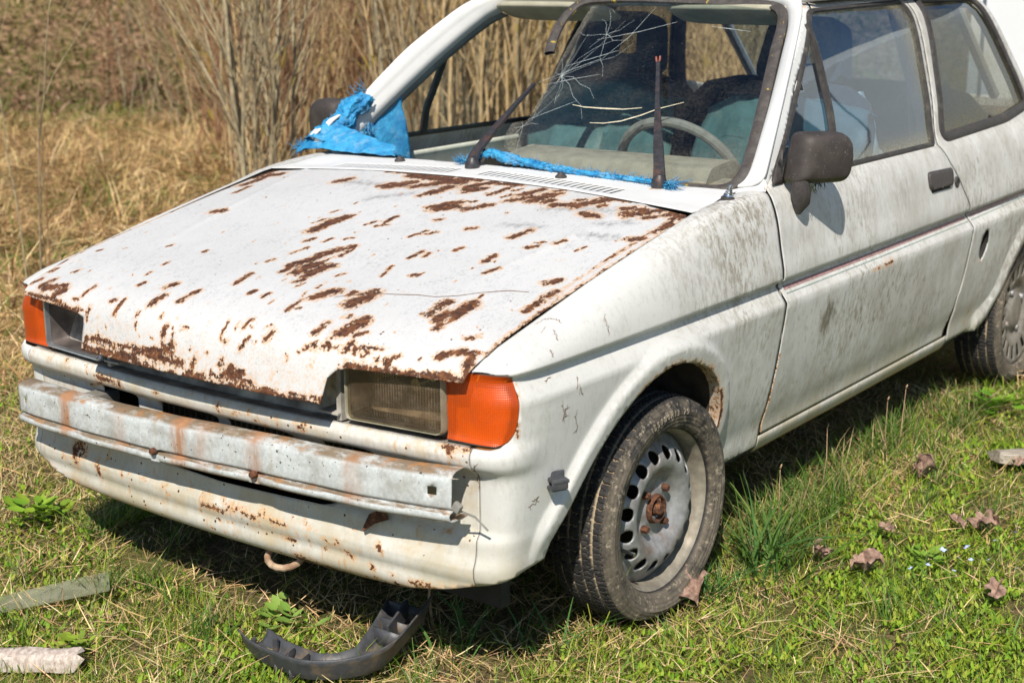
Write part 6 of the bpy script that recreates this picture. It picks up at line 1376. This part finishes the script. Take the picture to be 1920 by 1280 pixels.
def blades(name, px, py, L, Wd, lean, curl, col, mat, lab=None, kind='stuff', z0=None, az=None, parent=None, seg=3, origin=(0, 0, 0)):
    N = len(px); az = RG.uniform(0, 2*np.pi, N) if az is None else az
    dx, dy = np.cos(az), np.sin(az); sx, sy = -dy, dx
    tw = RG.uniform(-.6, .6, N); z0 = gh(px, py) if z0 is None else z0
    ts = np.linspace(0, 1, seg+1); rows = []
    kx = RG.uniform(-.25, .25, N)
    for k, t in enumerate(ts):
        h = L*(lean*t+curl*t*t); zz = L*(t*np.sqrt(np.clip(1-lean**2, .02, 1))-.45*curl*t*t)
        w = Wd*(1-t**1.6)*(.55+.45*min(1, t*3+.3))
        cx = px+dx*h+sx*kx*L*t*t; cy = py+dy*h+sy*kx*L*t*t; cz = z0+np.maximum(zz, .004*t*3)
        if k < seg:
            ox = sx*w/2; oy = sy*w/2; oz = tw*w*.5
            rows += [np.stack([cx-ox, cy-oy, cz-oz], 1), np.stack([cx+ox, cy+oy, cz+oz], 1)]
        else: rows.append(np.stack([cx, cy, cz], 1))
    V = np.stack(rows, 1); m_ = V.shape[1]; V = V.reshape(-1, 3)-np.array(origin)
    T = []
    for k in range(seg-1): T += [(2*k, 2*k+1, 2*k+3), (2*k, 2*k+3, 2*k+2)]
    T.append((2*seg-2, 2*seg-1, 2*seg)); T = np.array(T)
    F = (np.arange(N)[:, None, None]*m_+T[None]).reshape(-1, 3)
    C = np.repeat(np.concatenate([col, np.ones((N, 1))], 1)[:, None], m_, 1)
    tt = np.array([t for k, t in enumerate(ts[:-1]) for _ in (0, 1)]+[1.])
    C = C.reshape(-1, 4)
    o = mesh_obj(name, V, F, mat, parent, False, {'Col': C})
    if lab: tag(o, lab, 'grass' if 'grass' in name else 'plants', kind=kind)
    elif kind: o['kind'] = kind
    return o
fw = np.array([math.sin(YAW), math.cos(YAW)]); rt = np.array([math.cos(YAW), -math.sin(YAW)])
def wedge(N, d0, d1, a=.50, pw=1.):
    u = RG.uniform(0, 1, N); d = (d0**(2*pw)+u*(d1**(2*pw)-d0**(2*pw)))**(1/(2*pw)); th = RG.uniform(-a, a, N)
    return CAM.x+d*(np.cos(th)*fw[0]+np.sin(th)*rt[0]), CAM.y+d*(np.cos(th)*fw[1]+np.sin(th)*rt[1]), d, th
def undercar(x, y): return (np.abs(x) < .66) & (y > .22) & (y < 3.5)
def wheels(x, y):
    k = np.zeros(x.shape, bool)
    for a in (.678, -.678):
        for b in (.72, 3.065): k |= (np.abs(x-a) < .085) & (np.abs(y-b) < .10)
    return k
def pick(cols, N, jit=.18):
    cols = np.array(cols); c = cols[RG.randint(0, len(cols), N)]*RG.uniform(1-jit, 1+jit, (N, 1))*RG.uniform(.93, 1.07, (N, 3)); return np.clip(c, 0, .95)
GREEN = [(.19, .30, .02), (.25, .35, .03), (.31, .38, .04), (.14, .23, .025), (.35, .38, .05), (.13, .24, .05)]
STRAW = [(.66, .49, .24), (.56, .38, .18), (.74, .60, .34), (.42, .27, .13), (.60, .40, .22)]
TANN = [(.68, .47, .22), (.58, .38, .17), (.80, .60, .33), (.34, .20, .10), (.48, .30, .13), (.24, .14, .065)]
def dryness(x, y):
    e = -.6*x+.8*y
    d = .56+.40*fn2(x, y, 4.2, 4)+.25*fn2(x, y, 11, 5)
    return np.clip(d+.50*sstep(-.55, -1.3, x)*1.0 + .30*sstep(2.2, 5, e) - .30*sstep(.6, 1.1, x), .02, .97)
# short turf round the car
N = 290000; x, y, d, th = wedge(N, 1.7, 6.8, .62, .55)
k = ~wheels(x, y) & ~(undercar(x, y) & (RG.uniform(0, 1, N) < .75)); x, y, d = x[k], y[k], d[k]; N = len(x)
cl = fn2(x, y, 17, 6); dr = dryness(x, y); isdry = RG.uniform(0, 1, N) < dr*.72
L = RG.gamma(4, .0080, N)*(1+.75*np.clip(cl, -1, 1)+.35*np.clip(fn2(x, y, 38, 12), -1, 1))*(1+.8*np.exp(-((np.abs(x)-.72)/.12)**2)*(y > .2)*(y < 3.4))*(1-.35*isdry)
kk = ((cl > -.5) & (fn2(x, y, 6.5, 13) > -.72)) | (RG.uniform(0, 1, N) < .22)
sel = kk & ~isdry
blades('short_grass', x[sel], y[sel], L[sel], RG.uniform(.0014, .0034, sel.sum()), RG.uniform(.1, .85, sel.sum()), RG.uniform(0, .7, sel.sum()), pick(GREEN, sel.sum(), .3), M_BL, 'short green turf with uneven blades around the white hatchback')
sel = kk & isdry
blades('straw_grass', x[sel], y[sel], L[sel]*1.3, RG.uniform(.0010, .0028, sel.sum()), RG.uniform(.6, .99, sel.sum()), RG.uniform(0, .5, sel.sum()), pick(STRAW, sel.sum(), .25), M_DRY, 'bleached dead grass blades mixed through the turf')
# lying straw mats
N = 105000; x, y, d, th = wedge(N, 1.7, 7.5, .62, .6); dr = dryness(x, y); k = (RG.uniform(0, 1, N) < np.clip(dr*1.3-.12, 0, 1)) & ~wheels(x, y); x, y = x[k], y[k]; N = len(x)
blades('lying_straw', x, y, RG.gamma(3, .018, N), RG.uniform(.0012, .0034, N), RG.uniform(.88, .999, N), RG.uniform(-.1, .12, N), pick(STRAW, N, .3), M_DRY, 'flattened straw lying in mats between the green tufts', z0=gh(x, y)+RG.uniform(.004, .028, N))
# tiny broad leaves of ground cover
N = 180000; x, y, d, th = wedge(N, 1.7, 5.8, .60, .55); k = (fn2(x, y, 9, 7) > -.15) & (RG.uniform(0, 1, N) < 1-dryness(x, y)*.8) & ~(undercar(x, y)) & ~wheels(x, y); x, y = x[k], y[k]; N = len(x)
blades('clover_leaves', x, y, RG.uniform(.008, .018, N), RG.uniform(.006, .012, N), RG.uniform(.6, .99, N), RG.uniform(-.1, .4, N), pick([(.20, .34, .02), (.26, .38, .03), (.14, .26, .02), (.32, .38, .04)], N, .2), M_BL, 'small rounded leaves of low ground cover in the turf', z0=gh(x, y)+RG.uniform(.003, .022, N), seg=2)
# taller grass hugging the sills and scattered tufts
N = 26; cx = RG.uniform(.62, 1.3, N); cy = RG.uniform(.9, 3.2, N); xs, ys, Ls = [], [], []
for a, b in list(zip(cx, cy))+[(RG.uniform(-.9, .6), RG.uniform(-.35, .4)) for _ in range(24)]:
    m_ = RG.randint(18, 50); xs.append(a+RG.normal(0, .022, m_)); ys.append(b+RG.normal(0, .022, m_)); Ls.append(RG.uniform(.05, .13, m_))
for _ in range(80):
    m_ = RG.randint(14, 34); a = RG.uniform(.62, .80); b = RG.uniform(.98, 2.7); xs.append(a+RG.normal(0, .02, m_)); ys.append(b+RG.normal(0, .03, m_)); Ls.append(RG.uniform(.05, .16, m_))
x, y, L = map(np.concatenate, (xs, ys, Ls)); N = len(x); k = ~wheels(x, y); x, y, L = x[k], y[k], L[k]; N = len(x)
blades('tufted_grass', x, y, L, RG.uniform(.0022, .0042, N), RG.uniform(.05, .5, N), RG.uniform(.1, .7, N), pick([(.06, .14, .02), (.09, .18, .025), (.12, .20, .03), (.40, .31, .16)], N, .25), M_BL, 'longer green grass growing along the sill and in scattered tufts')
# the dry meadow behind
N = 230000; x, y, d, th = wedge(N, 5.2, 14.5, .62, .75); e = -.6*x+.8*y; k = (e > 1.6) & ~(undercar(x, y)) & ~((x > .2) & (x < 4.9) & (y > 4.6) & (y < 6.8)); k &= (RG.uniform(0, 1, N) < sstep(1.2, 2.6, e)); x, y, e, d = x[k], y[k], e[k], d[k]; N = len(x)
g = RG.uniform(0, 1, N) < .10+.20*(fn2(x, y, 1.6, 8) > .25); col = np.where(g[:, None], pick([(.15, .19, .03), (.11, .16, .02)], N, .2), pick(TANN, N, .35))
cl = fn2(x, y, 3.2, 9)
blades('dry_meadow_grass', x, y, RG.gamma(5, .030, N)*(1+.5*cl), RG.uniform(.003, .009, N), np.where(RG.uniform(0, 1, N) < .25, RG.uniform(.3, .8, N), RG.uniform(.86, .995, N)), RG.uniform(.0, .8, N), col, M_DRY, 'dry golden meadow grass lying over behind the hatchback', az=fn2(x, y, 2.6, 10)*5+RG.normal(0, 1.3, N))
# leaf litter and moss on the bank
N = 175000; x, y, d, th = wedge(N, 13.5, 30, .60, .8); col = pick([(.20, .115, .065), (.27, .165, .095), (.12, .07, .04), (.42, .30, .18), (.12, .13, .025), (.10, .12, .025)], N, .3)
mo = fn2(x, y, .9, 11) > .3; col = np.where((mo & (RG.uniform(0, 1, N) < .6))[:, None], pick([(.17, .19, .03), (.12, .15, .025)], N, .25), col)
blades('leaf_litter', x, y, RG.gamma(4, .022, N), RG.uniform(.012, .035, N), RG.uniform(.5, .99, N), RG.uniform(0, .6, N), col, M_DRY, 'brown leaf litter with moss on the rising bank', seg=2)
# ---- bare shrubs
M_ST = [MT('bark_%s' % s) for s in ('grey', 'tan', 'red')]
for M, c1, c2 in zip(M_ST, ((.22, .18, .12), (.40, .28, .14), (.16, .08, .045)), ((.38, .32, .20), (.52, .39, .22), (.31, .17, .095))):
    ly = M.ma('MULTIPLY', M.st(M.noise(2.6, 4, .6), .60, .66), .8)
    M.set(color=M.mix(ly, M.mix(M.st(M.noise(25, 5), .35, .65), c1, c2), (.36, .28, .02)), rough=.9, spec=.2)
M_ST = [M.m for M in M_ST]; M_ST[0].name = 'grey_bark'; M_ST[1].name = 'tan_bark'; M_ST[2].name = 'reddish_bark'
def polar(px, d):
    t = math.atan2(px-960, FPX); v = fw*math.cos(t)+rt*math.sin(t); return CAM.x+d*v[0], CAM.y+d*v[1]
class TB:   # fast thin tubes (triangular section)
    def __init__(s): s.V = []; s.F = []; s.n = 0
    def tube(s, P, r, k=4):
        P = np.asarray(P, float); m_ = len(P); T = np.gradient(P, axis=0); T /= np.linalg.norm(T, axis=1)[:, None]+1e-9
        A = np.cross(T, [.37, .21, .1]); A /= np.linalg.norm(A, axis=1)[:, None]+1e-9; B = np.cross(T, A); r = np.asarray(r)
        an = np.arange(k)*2*np.pi/k
        V = P[:, None]+r[:, None, None]*(A[:, None]*np.cos(an)[None, :, None]+B[:, None]*np.sin(an)[None, :, None])
        s.V.append(V.reshape(-1, 3)); i, j = np.meshgrid(np.arange(m_-1), np.arange(k)); i = i.ravel(); j = j.ravel()
        s.F.append(np.stack([i*k+j, i*k+(j+1) % k, (i+1)*k+(j+1) % k, (i+1)*k+j], 1)+s.n); s.n += m_*k
    def out(s, name, mat, parent=None, o=(0, 0, 0)): return mesh_obj(name, np.concatenate(s.V)-np.array(o), np.concatenate(s.F), mat, parent, True)
def stem_path(b, H, lean, az, r, n=9, wob=.085):
    t = np.linspace(0, 1, n); w = np.cumsum(r.normal(0, wob, (n, 2)), 0)*H/n*1.4
    return np.stack([b[0]+math.cos(az)*lean*H*t**1.2+w[:, 0]*t, b[1]+math.sin(az)*lean*H*t**1.2+w[:, 1]*t, b[2]-.03+H*t*(1-.12*lean)], 1)
def shrub(px, d, nst, H, r0, mats, lab, seed, spread=.18, lean=.35, twigs=8, name='bare_shrub', nbase=None, group='leafless shrubs behind the car', cat='shrub'):
    r = np.random.RandomState(seed); bx, by = polar(px, d); bz = float(gh(bx, by)); root = empty(name, (bx, by, bz)); tag(root, lab, cat, group)
    tbs = {}
    for i in range(nst):
        mi = mats[r.randint(len(mats))]; tb = tbs.setdefault(mi, TB()); h = H*r.uniform(.55, 1.1); az = r.uniform(0, 6.28)
        P = stem_path((bx+r.normal(0, spread), by+r.normal(0, spread), bz), h, r.uniform(.02, lean), az, r, 10)
        rad = r0*r.uniform(.45, 1.1); tb.tube(P, rad*(1-np.linspace(0, 1, len(P))*.75), 5)
        for k in range(twigs):
            j = r.randint(2, len(P)-1); a2 = az+r.uniform(-1.6, 1.6); hl = h*r.uniform(.18, .5)
            Q = stem_path(P[j]+[0, 0, .03], hl, r.uniform(.25, .8), a2, r, 6, .09); tb.tube(Q, rad*.45*(1-np.linspace(0, 1, 6)*.8), 3)
            if r.uniform() < .6:
                Q2 = stem_path(Q[3]+[0, 0, .03], hl*.5, r.uniform(.3, .9), a2+r.uniform(-1, 1), r, 5, .09); tb.tube(Q2, rad*.25*(1-np.linspace(0, 1, 5)*.8), 3)
    for mi, tb in tbs.items(): tb.out('stem' if mi == 0 else 'branches', M_ST[mi], root, (bx, by, bz))
    return root
shrub(487, 7.6, 9, 2.6, .016, [0], 'multi-stemmed grey shrub with yellow lichen standing left of the far door mirror', 31, .06, .16, 14)
shrub(470, 8.4, 10, 2.4, .010, [0, 1], 'slender shrub leaning left beside the lichen-covered one', 32, .10, .30, 10)
shrub(52, 6.6, 2, 2.2, .0065, [0], 'thin upright sapling at the left edge of the picture', 33, .03, .10, 8, 'sapling', group='young saplings', cat='sapling')
shrub(80, 6.9, 1, 1.6, .005, [1], 'thin forked sapling just right of the leftmost one', 34, .02, .18, 8, 'sapling', group='young saplings', cat='sapling')
shrub(100, 6.2, 2, 1.0, .0035, [2], 'short reddish sapling behind the far front corner of the bonnet', 35, .05, .2, 5, 'sapling', group='young saplings', cat='sapling')
shrub(560, 10.3, 30, 2.6, .008, [2, 1], 'reddish thin-stemmed shrub behind the far door mirror', 36, .30, .35, 5)
shrub(640, 10.8, 30, 2.8, .008, [2, 2, 1], 'dense red-brown shrub above the far windscreen pillar', 37, .32, .30, 5)
shrub(730, 10.6, 26, 2.8, .009, [1, 2, 0], 'brown shrub showing through the front of the far door window', 38, .30, .30, 5)
shrub(800, 10.0, 22, 3.0, .013, [1, 0], 'tan shrub with thick stems seen through the far door window', 39, .28, .22, 5)
shrub(880, 9.6, 24, 3.0, .015, [1, 0], 'pale yellowish shrub in the middle of the far door window', 40, .28, .20, 5)
shrub(950, 9.9, 24, 3.0, .015, [1, 1, 0], 'pale straw-coloured shrub beside the hanging windscreen rubber', 41, .28, .20, 5)
shrub(1030, 10.1, 22, 3.0, .013, [1, 0], 'tan shrub behind the cracked edge of the windscreen', 42, .28, .22, 4)
shrub(440, 10.6, 18, 2.3, .007, [2, 1], 'small reddish shrub at the edge of the leaf litter', 43, .26, .45, 5)
shrub(1130, 10.4, 20, 3.0, .012, [1, 0], 'tan shrub seen through the car cabin', 44, .3, .2, 3)
shrub(330, 13.5, 10, 2.2, .009, [0], 'sparse grey shrub on the bank above the meadow', 45, .2, .35, 6)
shrub(250, 15.5, 7, 2.6, .010, [0, 2], 'lone thin shrub on the mossy part of the bank', 46, .15, .3, 6)
tb = TB(); tb2 = TB(); r = np.random.RandomState(77)
for i in range(850):
    px = r.uniform(400, 1500); d = r.uniform(11.2, 15.5); bx, by = polar(px, d); b = (bx, by, float(gh(bx, by))); P = stem_path(b, r.uniform(1.2, 3.2), r.uniform(.05, .85), r.uniform(0, 6.28), r, 9, .11)
    q = tb if px < 760 and r.uniform() < .75 else tb2; q.tube(P, r.uniform(.003, .010)*(1-np.linspace(0, 1, 9)*.7), 3)
    for k in range(4): q.tube(stem_path(P[r.randint(2, 6)], r.uniform(.3, .9), r.uniform(.3, .9), r.uniform(0, 6.28), r, 5, .1), r.uniform(.0015, .004)*np.linspace(1, .3, 5), 3)
tag(tb.out('reddish_thicket', M_ST[2]), 'mass of reddish bare stems far behind the shrubs', 'thicket', kind='stuff')
tag(tb2.out('tan_thicket', M_ST[1]), 'mass of tan bare stems behind the car cabin', 'thicket', kind='stuff')
# ---- individual plants near the car
def tuft(px, py, n, L0, L1, w, cols, lab, spread=.02, name='grass_tuft', lean=(.05, .55), mat=None, cat='grass tuft'):
    o = (px, py, 0.); N = n; x = px+RG.normal(0, spread, N); y = py+RG.normal(0, spread, N)
    t = blades(name, x, y, RG.uniform(L0, L1, N), RG.uniform(w*.6, w*1.2, N), RG.uniform(*lean, N), RG.uniform(.1, .8, N), pick(cols, N, .25), mat or M_BL, None, None, seg=5, origin=o); t.location = o; tag(t, lab, cat); return t
tuft(.80, 1.10, 95, .12, .27, .0075, [(.06, .14, .02), (.09, .18, .025), (.13, .21, .04), (.07, .16, .04)], 'tall broad-bladed grass tuft behind the front wheel', .04, lean=(.03, .6))
tuft(.765, .86, 80, .06, .14, .006, [(.06, .16, .04), (.10, .20, .04)], 'blue-green grass tuft against the back of the front tyre', .03)
tuft(.46, .34, 22, .09, .19, .0065, [(.07, .17, .04), (.10, .20, .04)], 'upright wide grass blades beside the detached bumper corner', .04, lean=(.1, .7))
tuft(.62, .46, 22, .08, .17, .0055, [(.07, .17, .04)], 'arching grass blades below the front corner of the car', .04, lean=(.3, .9))
tuft(.02, .03, 26, .06, .13, .005, [(.09, .18, .03)], 'green tuft behind the left end of the bumper corner', .03)
def leafy(px, py, n, s, lab, cols, seed):
    r = np.random.RandomState(seed); root = empty('weed_plant', (px, py, 0)); tag(root, lab, 'weed'); V, F, C = [], [], []
    for i in range(n):
        a = r.uniform(0, 6.28); R_ = s*r.uniform(.1, 1); h = s*r.uniform(.25, .8); c_ = Vector((math.cos(a)*R_, math.sin(a)*R_, h)); l = s*r.uniform(.35, .6); w = l*.30; d = Vector((math.cos(a), math.sin(a), r.uniform(.0, .7))).normalized(); sd = Vector((-math.sin(a), math.cos(a), r.uniform(-.3, .3)))
        o = len(V); V += [c_-d*l*.5, c_-d*l*.2+sd*w, c_+d*l*.2+sd*w*.9, c_+d*l*.55, c_+d*l*.2-sd*w*.9, c_-d*l*.2-sd*w, c_-Vector((0, 0, .12*l))]
        F += [(o, o+6, o+1), (o+1, o+6, o+2), (o+2, o+6, o+3), (o+3, o+6, o+4), (o+4, o+6, o+5), (o+5, o+6, o)]; cc = list(pick(cols, 1, .2)[0]*1.25)+[1]; C += [cc]*7
    mesh_obj('leaves', [tuple(v) for v in V], F, M_BL, root, True, {'Col': np.array(C)})
    mb = MB()
    for i in range(0, n, 3): v = V[i*7]; mb.tube([(0, 0, 0), (v.x*.5, v.y*.5, v.z*.8), tuple(v)], .0009, 4)
    mb.build('stalks', simple('weed_stalk', (.10, .17, .04), .8), root)
leafy(.125, .185, 22, .075, 'light green broad-leaved weed behind the detached bumper corner', [(.16, .27, .05), (.22, .33, .07)], 4)
leafy(-.87, .27, 60, .085, 'bright green leafy weed in the straw left of the bumper', [(.14, .25, .02), (.20, .30, .03)], 5)
leafy(1.10, 1.335, 26, .05, 'low bright green weed at the left end of the blue flowers', [(.15, .26, .03), (.19, .30, .04)], 6)
leafy(.80, 2.62, 40, .10, 'green leafy weed under the sill ahead of the rear wheel', [(.12, .24, .02), (.18, .28, .03)], 7)
leafy(-.17, -.16, 30, .05, 'small yellow-green weed touching the pale stick', [(.20, .28, .03), (.15, .24, .03)], 8)
def stalk(x, y, pts, lab, r=.0011):
    root = mesh_obj('dry_stalk', *(lambda m_: (m_.V, m_.F))(MB().tube([(0, 0, 0)]+pts, [r]*len(pts)+[r*.6], 5).tube([pts[-1], (pts[-1][0]+.004, pts[-1][1], pts[-1][2]+.012)], [.003, .0015], 5)), M_STK, None); root.location = (x, y, 0); tag(root, lab, 'stalk', 'dry weed stalks')
M_STK = simple('dry_weed_stalk', (.40, .27, .16), .9, 0, 60, .3)
stalk(.72, 1.98, [(.0, -.01, .10), (.01, -.03, .20)], 'tall brown stalk against the middle of the sill')
stalk(.735, 2.02, [(.01, .0, .08), (.015, .01, .22)], 'brown stalk with a seed head beside the taller one on the sill')
stalk(.69, 1.62, [(-.01, .05, .10), (-.03, .09, .17)], 'slanting stalk left of the two by the sill')
stalk(.74, 1.30, [(.0, -.03, .10), (.01, -.05, .20)], 'stalk rising from behind the tall grass tuft')
stalk(.36, .38, [(-.01, .0, .07), (-.005, .0, .115)], 'pale dry stem sticking up behind the bumper corner', .0035)
